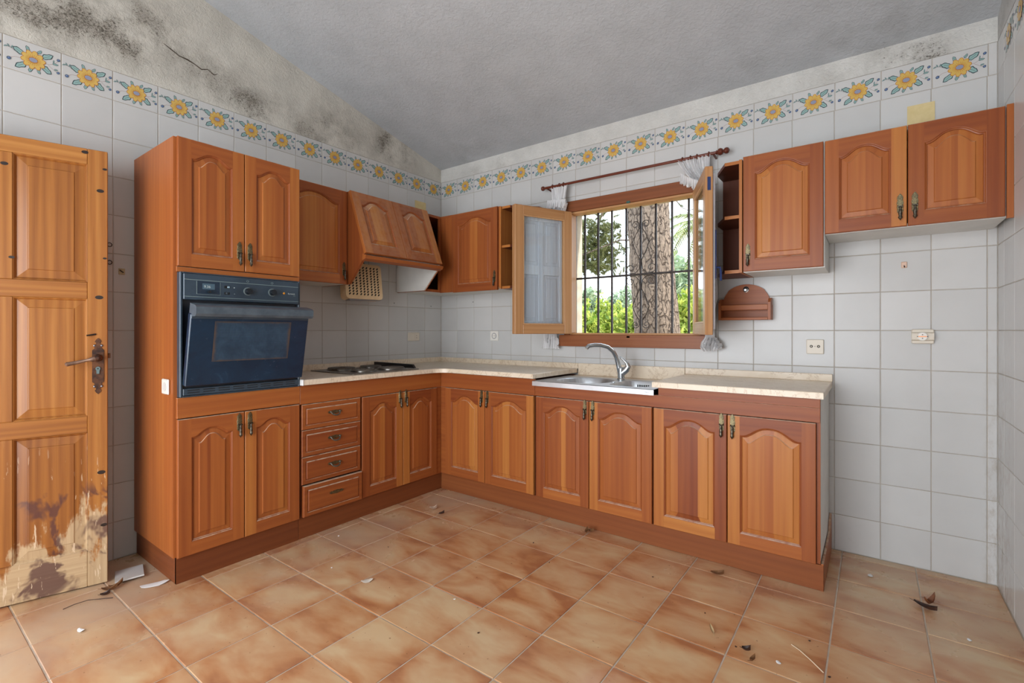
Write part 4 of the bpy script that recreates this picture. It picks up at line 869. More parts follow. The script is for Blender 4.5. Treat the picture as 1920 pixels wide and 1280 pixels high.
for x in (1.24, 1.30, 1.335, 2.20, 2.25, 2.29, 2.36):
    b = MB(); b.tube([(x, 0.014 * math.cos(a), 0.014 * math.sin(a)) for a in [2 * math.pi * k / 12 for k in range(13)]], 0.003, 6).build('ring', RODW, rod)
for x in (1.19, 2.385): MB().tube([(x, 0, -0.004), (x, 0.069, -0.012)], 0.007, 8).build('bracket', RODW, rod)
def cloth_mat():
    t = NT('sheer_white_cloth'); n = t.noise(t.obj(), 240, 2, 0.5)
    t.set(Base_Color=lin((244, 243, 243)), Roughness=0.85, Sheen_Weight=0.3)
    tr = t.n('BsdfTranslucent', {'Color': lin((236, 237, 240))}); mx = t.n('MixShader', {0: 0.35, 1: t.b.outputs[0], 2: tr.outputs[0]}); t.t.links.new(mx.outputs[0], t.out.inputs[0]); t.bump(n, 0.1, 0.001); return t.m
CLOTH = cloth_mat()
def curtain(label, prof_, seed, nu=64):
    """prof_: (z, x0, x1, y, fold depth, folds, phase, skew of lower edge)"""
    t = thing('curtain', label, 'curtain', group='tied white curtains'); rn = random.Random(seed)
    b = MB(); rows_ = []
    fine = []
    for a, c in zip(prof_, prof_[1:]):
        for k in range(6):
            f = k / 6; f = f * f * (3 - 2 * f); fine.append([a[i] + (c[i] - a[i]) * f for i in range(7)])
    fine.append(list(prof_[-1]))
    ph = [rn.uniform(-0.5, 0.5) for _ in range(nu + 1)]
    for z, x0, x1, y, dp, nf, skew in fine:
        r_ = []
        for i in range(nu + 1):
            s_ = i / nu; a = 2 * math.pi * nf * s_ + 1.2 * math.sin(3.1 * s_ + z * 6)
            r_.append(b.v(x0 + (x1 - x0) * s_ + 0.004 * math.sin(2 * a + 1), y + dp * math.sin(a) + dp * 0.35 * math.sin(2.3 * a + z * 25), z + skew * s_ + 0.003 * math.sin(a * 2 + ph[i])))
        rows_.append(r_)
    for p, q in zip(rows_, rows_[1:]):
        for i in range(nu): b.f([p[i], p[i + 1], q[i + 1], q[i]])
    b.build('cloth', CLOTH, t, smooth=80)
    return t
def ruffle(t, pts, w_, seed):
    """frill: a wavy strip hanging from a seam"""
    b = MB(); rn = random.Random(seed); n = 90; P = [Vector(p) for p in pts]
    def at(f):
        k = f * (len(P) - 1); i = min(int(k), len(P) - 2); return P[i].lerp(P[i + 1], k - i)
    R_ = []
    for j in range(6):
        r_ = []
        for i in range(n + 1):
            p = at(i / n); a = i * 0.95; g = j / 5
            r_.append(b.v(p.x + 0.005 * g * math.sin(a * 1.7), p.y - 0.004 - 0.010 * g * (1 + math.sin(a)) , p.z - w_ * g * (1 + 0.12 * math.sin(a * 0.43)) ))
        R_.append(r_)
    for p, q in zip(R_, R_[1:]):
        for i in range(n): b.f([p[i], p[i + 1], q[i + 1], q[i]])
    b.build('ruffle', CLOTH, t, smooth=80)
cl = curtain('white ruffled curtain bunched behind the left window sash', [(2.256, 1.222, 1.372, -0.072, 0.009, 7, 0.0), (2.20, 1.232, 1.360, -0.072, 0.010, 7, 0.0), (2.165, 1.232, 1.352, -0.072, 0.009, 7, 0.0), (2.10, 1.215, 1.362, -0.072, 0.014, 6, 0.02), (2.02, 1.20, 1.325, -0.066, 0.012, 6, 0.0), (1.6, 1.17, 1.27, -0.060, 0.012, 6, 0.0), (1.25, 1.16, 1.262, -0.058, 0.012, 6, 0.0), (1.14, 1.145, 1.272, -0.056, 0.012, 6, 0.0), (1.055, 1.135, 1.290, -0.056, 0.014, 7, 0.0)], 1)
ruffle(cl, [(1.205, -0.088, 2.165), (1.30, -0.095, 2.155), (1.365, -0.092, 2.150)], 0.062, 1)
cr = curtain('white ruffled curtain tucked behind the right window sash', [(2.262, 2.165, 2.372, -0.072, 0.010, 9, 0.0), (2.19, 2.205, 2.365, -0.072, 0.011, 9, 0.0), (2.13, 2.245, 2.366, -0.076, 0.014, 8, 0.0), (2.07, 2.305, 2.378, -0.060, 0.010, 6, 0.0), (1.60, 2.330, 2.396, -0.050, 0.009, 5, 0.0), (1.46, 2.330, 2.405, -0.052, 0.014, 5, 0.0), (1.38, 2.330, 2.405, -0.052, 0.014, 5, 0.0), (1.30, 2.345, 2.385, -0.050, 0.008, 5, 0.0), (1.19, 2.335, 2.388, -0.050, 0.008, 5, 0.0), (1.15, 2.330, 2.390, -0.052, 0.010, 5, 0.0), (1.115, 2.306, 2.424, -0.062, 0.022, 6, 0.0), (1.085, 2.302, 2.436, -0.062, 0.026, 7, 0.0), (1.062, 2.322, 2.420, -0.060, 0.018, 7, 0.012)], 2)
ruffle(cr, [(2.195, -0.092, 2.175), (2.235, -0.096, 2.145), (2.30, -0.096, 2.110), (2.345, -0.09, 2.085)], 0.060, 2)
# ------------------------------------------------------------------ letter rack
rk = thing('letter_rack', 'small wooden wall rack with arched back hanging under the wall cabinet', 'rack', (2.556, -0.001, 1.252))
b = MB(); b.piece(0.4, 'x'); hw = 0.140
pts = [(-hw, 0), (hw, 0), (hw, 0.085)] + [(hw * math.cos(a) * (1 if True else 1), 0.085 + 0.128 * math.sin(a) ** 0.9) for a in [math.pi * k / 24 for k in range(1, 24)]] + [(-hw, 0.085)]
pts = [(x * (1.0 if z <= 0.086 else (0.93 if abs(x) > 0.1 else 0.98)), z) for x, z in pts]
b.prism(pts, 'xz', -0.014, 0.0); b.build('back_board', RACKW, rk, smooth=25)
for x in (-hw, hw - 0.014):
    b = MB(); b.piece(0.5, 'z').prism([(-0.0145, 0), (-0.078, 0), (-0.078, 0.10), (-0.055, 0.122), (-0.0145, 0.128)], 'yz', x, x + 0.014); b.build('side_board', RACKW, rk, smooth=0)
for (z0, z1) in ((0.058, 0.088), (0.0, 0.014)):
    b = MB(); b.piece(0.7, 'x').box(-hw + 0.0145, hw - 0.0145, -0.076, -0.064, z0, z1, 0.002); b.build('front_slat', RACKW, rk)
b = MB(); b.piece(0.3, 'x').box(-hw + 0.0145, hw - 0.0145, -0.0635, -0.0145, 0.0, 0.012); b.build('bottom_board', RACKW, rk, smooth=0)
MB().lathe([(0.014, 0), (0.014, 0.004), (0.008, 0.006), (0.011, 0.012), (0.011, 0.018), (0.006, 0.022)], (0, -0.014, 0.178), 'y', 16).build('hanging_knob', plain('chrome_knob', (190, 190, 190), 0.25, 0.9), rk)
MB().lathe([(0.016, 0.0), (0.016, 0.0015)], (0, -0.014, 0.184), 'y', 16).build('knob_hole', BLACK, rk)
# ------------------------------------------------------------------ extractor grille left behind under the hood
FANB = worn('yellowed_plastic', (206, 176, 134), (226, 200, 160), 0.5, 0, 12, 0.02)
fan = thing('extractor_cover', 'yellowed plastic extractor grille hanging loose under the hood', 'extractor grille', (0.205, -0.985, 1.415), LW + R(-4))
b = MB(); o_ = rr_loop(0, 0.130, 0.150, 0.130, 0.028, 4)
b.prism(o_, 'xz', -0.014, 0.060); fb = b.build('cover', FANB, fan, smooth=30)
fb.rotation_euler = (R(-7), 0, 0)
HOLE = plain('grille_hole', (26, 22, 20), 0.8)
for r_ in range(11):
    for c_ in range(9):
        if c_ in (): continue
        x = -0.120 + c_ * 0.0285 + (0.004 if c_ > 2 else 0) + (0.004 if c_ > 5 else 0); z = 0.035 + r_ * 0.0195
        if abs(x) > 0.128: continue
        b = MB(); a = R(52); ca_, sa_ = math.cos(a), math.sin(a); hl_, hr_ = 0.0050, 0.0046
        P_ = [(sg * hl_ + hr_ * math.cos(t_), hr_ * math.sin(t_)) for sg, t0 in ((1, -90), (-1, 90)) for t_ in [R(t0 + 45 * k) for k in range(5)]]
        b.prism([(x + p_[0] * ca_ - p_[1] * sa_, z + p_[0] * sa_ + p_[1] * ca_) for p_ in P_], 'xz', -0.0148, -0.0138); b.build('vent_hole', HOLE, fb, smooth=0)
b = MB(); b.prism([(-0.115, -0.012), (0.125, -0.004), (0.145, 0.004), (-0.125, 0.004)], 'xz', -0.006, 0.055); b.build('lower_lip', plain('grey_lip', (120, 116, 116), 0.5), fan, smooth=0)
MB().tube([(0.02, 0.03, 0.255), (0.0, 0.03, 0.30), (-0.012, 0.05, 0.42), (-0.02, 0.06, 0.60)], 0.004, 6).build('cable', plain('grey_cable', (70, 66, 64), 0.6), fan)
MB().box(-0.05, 0.05, 0.061, 0.203, 0.17, 0.20).build('wall_bracket', plain('bracket_grey', (110, 106, 102), 0.5, 0.4), fan, smooth=0)
# ------------------------------------------------------------------ sockets and small things on the walls
PLA = plain('white_plastic', (226, 222, 214), 0.35); PLA2 = plain('cream_plastic', (214, 204, 188), 0.4); DK = plain('socket_hole', (44, 40, 38), 0.6)
s1 = thing('wall_switch', 'cream double switch plate on the left wall under the hood', 'switch', (0.001, -0.336, 1.138), LW)
MB().box(-0.064, 0.064, -0.010, 0, -0.036, 0.036, 0.003).build('plate', PLA2, s1); MB().box(-0.044, 0.004, -0.013, -0.0102, -0.024, 0.024, 0.002).build('rocker', PLA2, s1); MB().box(0.008, 0.046, -0.0125, -0.0102, -0.024, 0.024, 0.002).build('socket_insert', PLA2, s1)
for z in (0.009, -0.009): MB().lathe([(0.0028, 0), (0.0028, 0.0006)], (0.027, -0.0126, z), 'y', 10).build('pin_hole', DK, s1)
s2 = thing('wall_socket', 'white round-inset power socket on the back wall left of the window', 'socket', (0.629, -0.001, 1.146))
MB().box(-0.042, 0.042, -0.010, 0, -0.040, 0.040, 0.003).build('plate', PLA, s2); MB().lathe([(0.025, 0.0), (0.025, 0.0012), (0.021, 0.0014)], (0, -0.0102, 0), 'y', 22).build('socket_ring', plain('socket_grey', (150, 148, 150), 0.5), s2); MB().lathe([(0.019, 0), (0.019, 0.0016)], (0, -0.0104, 0), 'y', 20).build('socket_face', PLA, s2)
for x in (-0.0095, 0.0095): MB().lathe([(0.003, 0), (0.003, 0.0004)], (x, -0.0122, 0), 'y', 10).build('pin_hole', DK, s2)
s3 = thing('antenna_socket', 'square cream antenna socket plate above the right worktop', 'socket', (2.905, -0.001, 1.100))
MB().box(-0.041, 0.041, -0.012, 0, -0.040, 0.040, 0.003).build('plate', PLA2, s3)
for x in (-0.017, 0.017): MB().lathe([(0.0075, 0.0), (0.0075, 0.001), (0.005, 0.001), (0.005, -0.001)], (x, -0.0122, 0.002), 'y', 16).build('port', DK, s3); MB().lathe([(0.0035, 0.0), (0.0030, 0.0024)], (x, -0.0122, 0.002), 'y', 12).build('port_pin', plain('port_metal', (150, 140, 124), 0.4, 0.6), s3)
MB().lathe([(0.0022, 0), (0.0022, 0.001)], (0, -0.0122, 0.002), 'y', 8).build('screw', DK, s3)
s4 = thing('surface_socket', 'bulky old surface-mounted power socket on the bare tiles at right', 'socket', (3.360, -0.001, 1.160))
MB().box(-0.043, 0.043, -0.018, 0, -0.036, 0.036, 0.004).build('plate', PLA2, s4)
b = MB(); b.prism([(-0.0185, -0.022), (-0.030, -0.016), (-0.034, 0.0), (-0.030, 0.016), (-0.0185, 0.022)], 'yz', -0.0425, 0.0425); b.build('barrel', PLA2, s4, smooth=40)
MB().lathe([(0.021, 0.0), (0.021, 0.008), (0.018, 0.010)], (-0.002, -0.030, 0), 'y', 24).build('socket_face', PLA, s4)
MB().box(-0.018, 0.014, -0.0412, -0.0395, -0.0025, 0.0025).build('earth_strip', plain('copper', (196, 134, 96), 0.35, 0.8), s4, smooth=0)
for (x, z) in ((-0.002, 0.009), (-0.002, -0.009), (0.017, 0.0), (-0.021, 0)): MB().lathe([(0.0024, 0), (0.0024, 0.0008)], (x, -0.0402, z), 'y', 8).build('pin_hole', DK, s4)
s5 = thing('adhesive_hook', 'tiny peach plastic hook on the tiles below the right wall cabinet', 'hook', (3.289, -0.001, 1.522))
MB().box(-0.012, 0.012, -0.006, 0, -0.016, 0.016, 0.003).build('pad', plain('peach_plastic', (214, 180, 158), 0.4), s5); MB().tube([(0, -0.0062, -0.004), (0.001, -0.012, -0.012), (0.001, -0.014, -0.008)], 0.0025, 6).build('hook_tip', plain('hook_dark', (60, 50, 48), 0.4), s5)
s6 = thing('flush_socket', 'white socket on the side of the tall oven cabinet', 'socket', (0.467, T0 - 0.011, 0.923))
MB().box(-0.040, 0.040, -0.009, 0, -0.036, 0.036, 0.006).build('plate', PLA, s6); MB().lathe([(0.022, 0), (0.022, 0.0012), (0.019, 0.0006)], (0, -0.0092, 0), 'y', 20).build('socket_ring', plain('socket_white', (206, 204, 200), 0.4), s6)
for (u, v, lab) in ((228, 509, 'rusty wall plug with a bent nail on the tile beside the pine door'),):
    x, y, z = on_left(u, v); h = thing('bent_nail', lab, 'nail', (0.001, y, z), LW)
    MB().box(-0.014, 0.014, -0.003, 0, -0.016, 0.016, 0.001).build('glue_patch', worn('old_glue', (170, 150, 110), (196, 180, 148), 0.8, 0, 60, 0.2), h); MB().tube([(0.006, -0.003, -0.004), (-0.004, -0.012, 0.0), (-0.012, -0.020, 0.005)], 0.0028, 6).build('nail', IRON, h)
def wire_ring(u, v, lab):
    x, y, z = on_left(u, v); b = MB(); b.tube([(0.010 * math.cos(a), -0.012, 0.010 * math.sin(a)) for a in [2 * math.pi * k / 14 for k in range(15)]], 0.0020, 6); b.tube([(0, 0, 0.011), (0, -0.012, 0.0105)], 0.002, 6)
    o = b.build('wire_hook', IRON, None, (0.001, y, z), (0, 0, LW)); tag(o, lab, 'hook')
wire_ring(204, 459, 'upper small wire hook on the tiles behind the edge of the pine door'); wire_ring(204, 492, 'lower small wire hook on the tiles behind the edge of the pine door')
TAPE = worn('masking_tape', (206, 184, 130), (220, 200, 150), 0.7, 0, 20, 0.05)
for loc, rz, w_, h_, lab in (((0.002, -0.254, 2.268), LW, 0.126, 0.09, 'piece of tan tape on the tiles above the hood'), ((3.354, -0.002, 2.268), 0, 0.106, 0.105, 'piece of tan tape on the tiles above the right wall cabinet')):
    b = MB(); b.box(-w_ / 2, w_ / 2, -0.0012, 0, -h_ / 2, h_ / 2); o = b.build('tape_piece', TAPE, None, loc, (0, 0, rz), smooth=0); tag(o, lab, 'tape')
# drilled holes in the tiles under the hood
for i, (u, v, lw) in enumerate(((739, 568, 1), (808, 574, 1), (887, 566, 0))):
    x, y, z = on_left(u, v) if lw else on_back(u, v)
    o = MB().lathe([(0.0045, 0), (0.0045, 0.0006)], (0, 0, 0), 'y', 10).build('drill_hole', DK, wl if lw else wb, (x + (0.0004 if lw else 0), y - (0 if lw else 0.0004), z), (0, 0, LW if lw else 0))
# ------------------------------------------------------------------ pine door leaf (open against the left wall)
door = thing('door_1', 'old six-panel pine door with peeling bleached foot, swung open', 'door', kind='structure'); del door['category']
DL = 0.725; fe = Vector((0.249, -2.463)); dv = Vector((0.272, 0.962)).normalized(); hg = fe - dv * DL
door.location = (hg.x, hg.y, 0.006); door.rotation_euler = (0, 0, math.atan2(dv.y, dv.x)); DH = 2.024
# local: x from hinge to free edge, face at y = -0.020 looking at the room, as for the cupboards
def dboard(nm, bx, g, tn): b = MB(); b.piece(tn, g).box(*bx, 0.002); return b.build(nm, PINE, door)
st, ms = 0.071, 0.095; pw = (DL - 2 * st - ms) / 2
zr = [(0.0, 0.166), (0.712, 0.788), (1.331, 1.406), (1.953, DH)]
dboard('stile', (0, st, -0.020, 0.020, 0, DH), 'z', 0.4); dboard('stile', (DL - st, DL, -0.020, 0.020, 0, DH), 'z', 0.55)
for i, (z0, z1) in enumerate(zr): dboard('rail', (st + 0.0005, DL - st - 0.0005, -0.020, 0.020, z0, z1), 'x', (0.3, 0.35, 0.5, 0.75)[i])
for (z0, z1) in ((0.1665, 0.7115), (0.7885, 1.3305), (1.4065, 1.9525)):
    dboard('mid_stile', (st + pw, st + pw + ms, -0.020, 0.020, z0, z1), 'z', 0.5)
    for x0 in (st, st + pw + ms):
        b = MB(); b.piece(random.uniform(0.15, 0.6), 'z'); x1 = x0 + pw; za, zb = z0, z1
        rr_ = [(0.0, -0.0195), (0.004, -0.017), (0.009, -0.010), (0.010, -0.007), (0.012, -0.007), (0.045, -0.013), (0.047, -0.016), (0.050, -0.0165)]
        def rg(i, y): return [(x0 + i, y, za + i), (x1 - i, y, za + i), (x1 - i, y, zb - i), (x0 + i, y, zb - i)]
        for (i0, y0_), (i1, y1_) in zip(rr_, rr_[1:]):
            A, B_ = rg(i0, y0_), rg(i1, y1_)
            for k in range(4): b.q(A[k], A[(k + 1) % 4], B_[(k + 1) % 4], B_[k])
        b.q(*rg(*rr_[-1])); b.q(*[(p[0], 0.012, p[2]) for p in rg(0, 0)][::-1]); b.build('panel', PINE, door, smooth=25)
KNOT = plain('pine_knot', (34, 20, 14), 0.4)
for (kx, kz, kr) in ((0.010, 1.94, 0.007), (0.026, 1.836, 0.011), (0.010, 1.522, 0.006), (0.030, 1.338, 0.012), (0.022, 0.520, 0.012), (0.013, 0.272, 0.010), (0.080, 2.006, 0.010), (0.318, 1.50, 0.008), (0.34, 1.90, 0.010)):
    k = MB().lathe([(1.0, 0.0), (1.0, 0.0006)], (0, 0, 0), 'y', 14).build('knot', KNOT, door, (DL - kx, -0.0201, kz)); k.scale = (kr * 1.25, 1.0, kr * 0.75)
# lock plate with lever
lx, lz = DL - 0.034, 1.018
b = MB(); half = [(-0.130, 0.001), (-0.122, 0.008), (-0.113, 0.012), (-0.108, 0.007), (-0.104, 0.007), (-0.099, 0.016), (-0.092, 0.017), (-0.086, 0.012), (-0.080, 0.014), (-0.074, 0.021), (0.074, 0.021), (0.080, 0.014), (0.086, 0.012), (0.092, 0.017), (0.099, 0.016), (0.104, 0.007), (0.108, 0.007), (0.113, 0.012), (0.122, 0.008), (0.130, 0.001)]
b.prism([(lx + w_, lz + h) for h, w_ in half] + [(lx - w_, lz + h) for h, w_ in half[::-1]], 'xz', -0.0235, -0.0202); lp = b.build('lock_plate', LOCK, door, smooth=25)
for (dx, dz) in ((-0.013, 0.095), (0.013, 0.095), (-0.013, -0.095), (0.013, -0.095)): MB().lathe([(0.004, 0), (0.0035, 0.002), (0.001, 0.003)], (lx + dx, -0.0236, lz + dz), 'y', 8).build('screw', plain('screw_steel', (140, 142, 150), 0.4, 0.8), lp)
MB().lathe([(0.017, 0.0), (0.017, 0.006), (0.012, 0.014), (0.014, 0.024), (0.013, 0.040), (0.006, 0.046)], (lx, -0.0236, lz + 0.038), 'y', 16).build('lever_rose', LOCK, lp)
MB().tube([(lx, -0.058, lz + 0.038), (lx - 0.022, -0.060, lz + 0.033), (lx - 0.032, -0.060, lz + 0.031), (lx - 0.075, -0.060, lz + 0.020), (lx - 0.095, -0.060, lz + 0.016), (lx - 0.104, -0.060, lz + 0.014), (lx - 0.110, -0.060, lz + 0.012)], [0.010, 0.011, 0.0065, 0.0085, 0.009, 0.0105, 0.006], 12).build('lever', worn('worn_bronze', (96, 76, 66), (146, 116, 98), 0.4, 0.5, 40, 0.1), lp)
b = MB(); b.prism([(lx + 0.009 * math.cos(a), lz - 0.012 + 0.009 * math.sin(a)) for a in [R(-50 + 280 * k / 14) for k in range(15)]] + [(lx - 0.005, lz - 0.036), (lx + 0.005, lz - 0.036)], 'xz', -0.0285, -0.0237); b.build('key_cylinder', plain('cylinder_steel', (110, 132, 136), 0.35, 0.7), lp)
MB().lathe([(0.003, 0), (0.003, 0.0004)], (lx, -0.0286, lz - 0.012), 'y', 8).build('keyhole', BLACK, lp)
MB().box(DL + 0.0005, DL + 0.010, -0.006, 0.010, lz + 0.035, lz + 0.058, 0.001).build('latch_bolt', LOCK, door)
MB().tube([(DL - 0.042, -0.021, 1.166), (DL - 0.062, -0.030, 1.162), (DL - 0.074, -0.032, 1.160)], [0.004, 0.0035, 0.0035], 8).build('wire_catch', IRON, door)
# door lining around the doorway, out of the picture on the left
lin_ = thing('door_2', 'pine lining of the doorway', 'door', kind='structure'); del lin_['category']
for bx in ((-T, 0.012, DY0 + 0.001, DY0 + 0.03, 0, 2.058), (-T, 0.012, DY1 - 0.03, DY1 - 0.001, 0, 2.058), (-T, 0.012, DY0 + 0.03, DY1 - 0.03, 2.03, 2.058)): b = MB(); b.piece(0.5, 'z').box(*bx, 0.002); b.build('lining_board', WIN, lin_)
# ------------------------------------------------------------------ debris on the floor
def flr(u, v): return on_floor(u, v)
x, y = flr(243, 1079)
b = MB(); b.box(-0.075, 0.075, -0.055, 0.055, 0, 0.007, 0.0015); o = b.build('loose_wall_tile', TILE, None, (x, y, 0.0075), (R(2), R(-2.5), R(-14))); tag(o, 'loose white wall tile lying on the floor beside the oven cabinet', 'tile')
def flake(u, v, L_, W_, rz, label, m, cat='plaster flake', name='plaster_flake', curl=0.006, n=14, pt=1.4):
    x, y = flr(u, v); rn = random.Random(int(u * 7 + v)); b = MB(); c = b.v(0, 0, curl * 0.4 + 0.003); ringv = []; low = []
    for k in range(n):
        a = 2 * math.pi * k / n; r_ = 1 + rn.uniform(-0.14, 0.14); px = L_ / 2 * r_ * math.copysign(abs(math.cos(a)) ** (1 / pt), math.cos(a)); py = W_ / 2 * r_ * math.sin(a)
        z = 0.002 + curl * (px / (L_ / 2)) ** 2 + rn.uniform(0, 0.001); ringv.append(b.v(px, py, z)); low.append(b.v(px, py, max(z - 0.0014, 0.0003)))
    for k in range(n): b.f([c, ringv[k], ringv[(k + 1) % n]]); b.f([ringv[k], low[k], low[(k + 1) % n], ringv[(k + 1) % n]])
    b.f(low[::-1]); o = b.build(name, m, None, (x, y, 0.0006), (0, 0, rz)); tag(o, label, cat); return o
WHITE = plain('plaster_white', (226, 226, 226), 0.8)
flake(289, 1097, 0.105, 0.040, R(72), 'long white plaster flake on the floor by the oven cabinet corner', WHITE)
flake(152, 1183, 0.030, 0.018, R(20), 'small white plaster chip on the floor below the pine door', WHITE)
flake(688, 1090, 0.050, 0.030, R(60), 'pale paper scrap on the floor tiles in front of the drawers', plain('paper_scrap', (206, 196, 182), 0.8), 'scrap', 'paper_scrap')
for i, (u, v, s_) in enumerate(((622, 1065, 0.009), (635, 1005, 0.010), (852, 1124, 0.010), (1632, 1080, 0.028), (1818, 1201, 0.016), (1460, 1243, 0.018))):
    lab = ('white speck of plaster on the tiles nearest the paper scrap', 'white speck of plaster close to the drawer plinth', 'white speck of plaster in the middle of the floor', 'pale plaster crumb on the floor near the bare back wall', 'white plaster chip on the floor near the right wall', 'white plaster chip at the lower right of the floor')[i]
    flake(u, v, s_, s_ * 0.75, R(30 * i), lab, WHITE, curl=0.002, n=9)
def leaf(u, v, L_, W_, rz, label, m, curl=0.02, name='dead_leaf', cat='leaf', lift=0.0, fold=0.012):
    x, y = flr(u, v); b = MB(); n = 8; rows_ = []
    for k in range(n + 1):
        s_ = k / n; w_ = W_ / 2 * math.sin(math.pi * min(max(s_ * 0.96 + 0.02, 0), 1)) ** 0.8; z = 0.003 + curl * (2 * s_ - 1) ** 2
        rows_.append([b.v((s_ - 0.5) * L_, j * w_, z + fold * abs(j) * (0.5 + s_) + (0.0007 if up else 0)) for up in (1, 0) for j in (-1, -0.5, 0, 0.5, 1)])
    for p, q in zip(rows_, rows_[1:]):
        for o_2 in (0, 5):
            for j in range(4): b.f([p[o_2 + j], p[o_2 + j + 1], q[o_2 + j + 1], q[o_2 + j]])
    b.tube([(-L_ / 2, 0, 0.003 + curl), (-L_ * 0.72, 0.004, 0.003 + curl * 1.1)], 0.0011, 5)
    o = b.build(name, m, None, (x, y, 0.0008 + lift), (0, 0, rz), recalc=False, smooth=60); tag(o, label, cat); return o
leaf(1735, 1141, 0.085, 0.030, R(-30), 'dark curled dead leaf on the floor at right', DLEAF, 0.010)
leaf(1743, 1136, 0.060, 0.026, R(50), 'reddish dead leaf standing up from the dark leaf at right', worn('red_dead_leaf', (92, 50, 26), (130, 76, 40), 0.6, 0, 40, 0.2), 0.03, lift=0.006)
leaf(1345, 1078, 0.060, 0.030, R(20), 'tan shrivelled leaf on the floor in front of the right base cupboard', LEAFM, 0.008)
leaf(1335, 1184, 0.055, 0.012, R(120), 'narrow pale seed husk on the floor tiles', plain('husk', (196, 170, 128), 0.8), 0.004, 'seed_husk', 'husk', fold=0.006)
leaf(1399, 1221, 0.030, 0.020, R(10), 'dark shrivelled scrap on the floor left of the straw', DLEAF, 0.006)
leaf(1411, 1240, 0.028, 0.012, R(60), 'brown scrap on the floor below the dark shrivelled scrap', LEAFM, 0.004)
leaf(1100, 999, 0.045, 0.022, R(100), 'curled brown leaf against the plinth below the sink', LEAFM, 0.012)
leaf(1108, 998, 0.035, 0.018, R(20), 'small brown leaf touching the plinth under the sink', LEAFM, 0.010)
leaf(813, 955, 0.045, 0.030, R(40), 'pale crumpled leaf on the floor in the inner corner', plain('pale_leaf', (186, 160, 140), 0.8), 0.012)
leaf(828, 964, 0.036, 0.010, R(60), 'dark sliver of leaf on the floor in the inner corner', DLEAF, 0.004)
leaf(197, 1117, 0.035, 0.014, R(70), 'grey scrap at the end of the twig by the pine door', DLEAF, 0.006)
leaf(205, 1108, 0.060, 0.026, R(60), 'dry brown leaf in the litter below the pine door edge', LEAFM, 0.012)
leaf(217, 1102, 0.055, 0.018, R(95), 'curled dry leaf touching the loose tile', LEAFM, 0.016)
def twig(P, r, label, m, name='twig'):
    b = MB(); b.tube([(*flr(u, v), r + 0.0008 + dz) for u, v, dz in P], r, 6); o = b.build(name, m); tag(o, label, name)
twig([(118, 1143, 0.0), (140, 1137, 0.008), (165, 1130, 0.01), (190, 1125, 0.004), (212, 1121, 0.0)], 0.0016, 'thin dark twig on the floor below the pine door', DLEAF)
twig([(1484, 1209, 0.0), (1500, 1222, 0.003), (1520, 1240, 0.003), (1544, 1262, 0.0)], 0.0019, 'long pale straw on the floor at lower right', plain('straw', (216, 196, 166), 0.7), 'straw')
for i, (u, v, s_) in enumerate(((728, 1026, 0.008), (897, 1187, 0.009), (1322, 1150, 0.008), (1518, 1202, 0.009), (1224, 1082, 0.009), (1000, 1018, 0.011), (1380, 1213, 0.008), (1555, 1270, 0.010), (1030, 1055, 0.008), (884, 993, 0.008))):
    lab = ('dark crumb on the tiles in front of the drawers', 'single black speck in the middle of the floor', 'black speck just above the pale seed husk', 'dark crumb beside the upper end of the pale straw', 'dark crumb on the tiles in front of the sink cupboard', 'brown crumb on the tiles left of the leaf by the sink plinth',
           'dark crumb just left of the dark shrivelled scrap', 'dark crumb at the lower end of the pale straw', 'brown crumb halfway between the inner corner and the pale seed husk', 'dark crumb on the tiles below the corner cupboard')[i]; o = flake(u, v, s_, s_ * 0.7, i, lab, DLEAF, 'crumb', 'crumb', 0.001, 8); o['group'] = 'dark crumbs scattered over the floor'
# ------------------------------------------------------------------ outside
def ground_mat():
    t = NT('dry_ground'); n = t.noise(t.pos(), 1.2, 5, 0.6); t.set(Base_Color=t.ramp(n, [(0.3, lin((150, 128, 92))), (0.7, lin((186, 168, 126)))]), Roughness=0.95); return t.m
b = MB(); b.box(-60, 40, 0.30, 90, -0.6, -0.32); tag(b.build('garden_ground', ground_mat(), smooth=0), kind='structure')
def bark():
    t = NT('pine_bark'); p0 = t.n('VectorMath', {0: t.pos(), 1: t.n('VectorMath', {0: t.n('TexNoise', {'Vector': t.pos(), 'Scale': 9.0, 'Detail': 3.0}).outputs['Color'], 'Scale': 0.09}, operation='SCALE').outputs[0]}, operation='ADD').outputs[0]
    p = t.map(p0, (1, 1, 0.28)); v = t.n('TexVoronoi', {'Vector': p, 'Scale': 20.0, 'Randomness': 1.0}, feature='DISTANCE_TO_EDGE').outputs['Distance']; n = t.noise(t.pos(), 30, 5, 0.65)
    c = t.ramp(n, [(0.3, lin((92, 78, 68))), (0.7, lin((134, 118, 104)))]); cr_ = t.smooth(t.math('ADD', v, t.math('MULTIPLY', t.math('SUBTRACT', n, 0.5), 0.09)), -0.01, 0.085)
    t.set(Base_Color=t.mix(cr_, lin((74, 58, 48)), c), Roughness=0.9); t.bump(t.math('ADD', cr_, t.math('MULTIPLY', n, 0.5)), 0.9, 0.03); return t.m
tr = thing('pine_tree', 'thick pine trunk with furrowed bark right outside the window', 'tree', (1.10, 2.5, -0.33))
b = MB(); NU, NZ = 84, 130
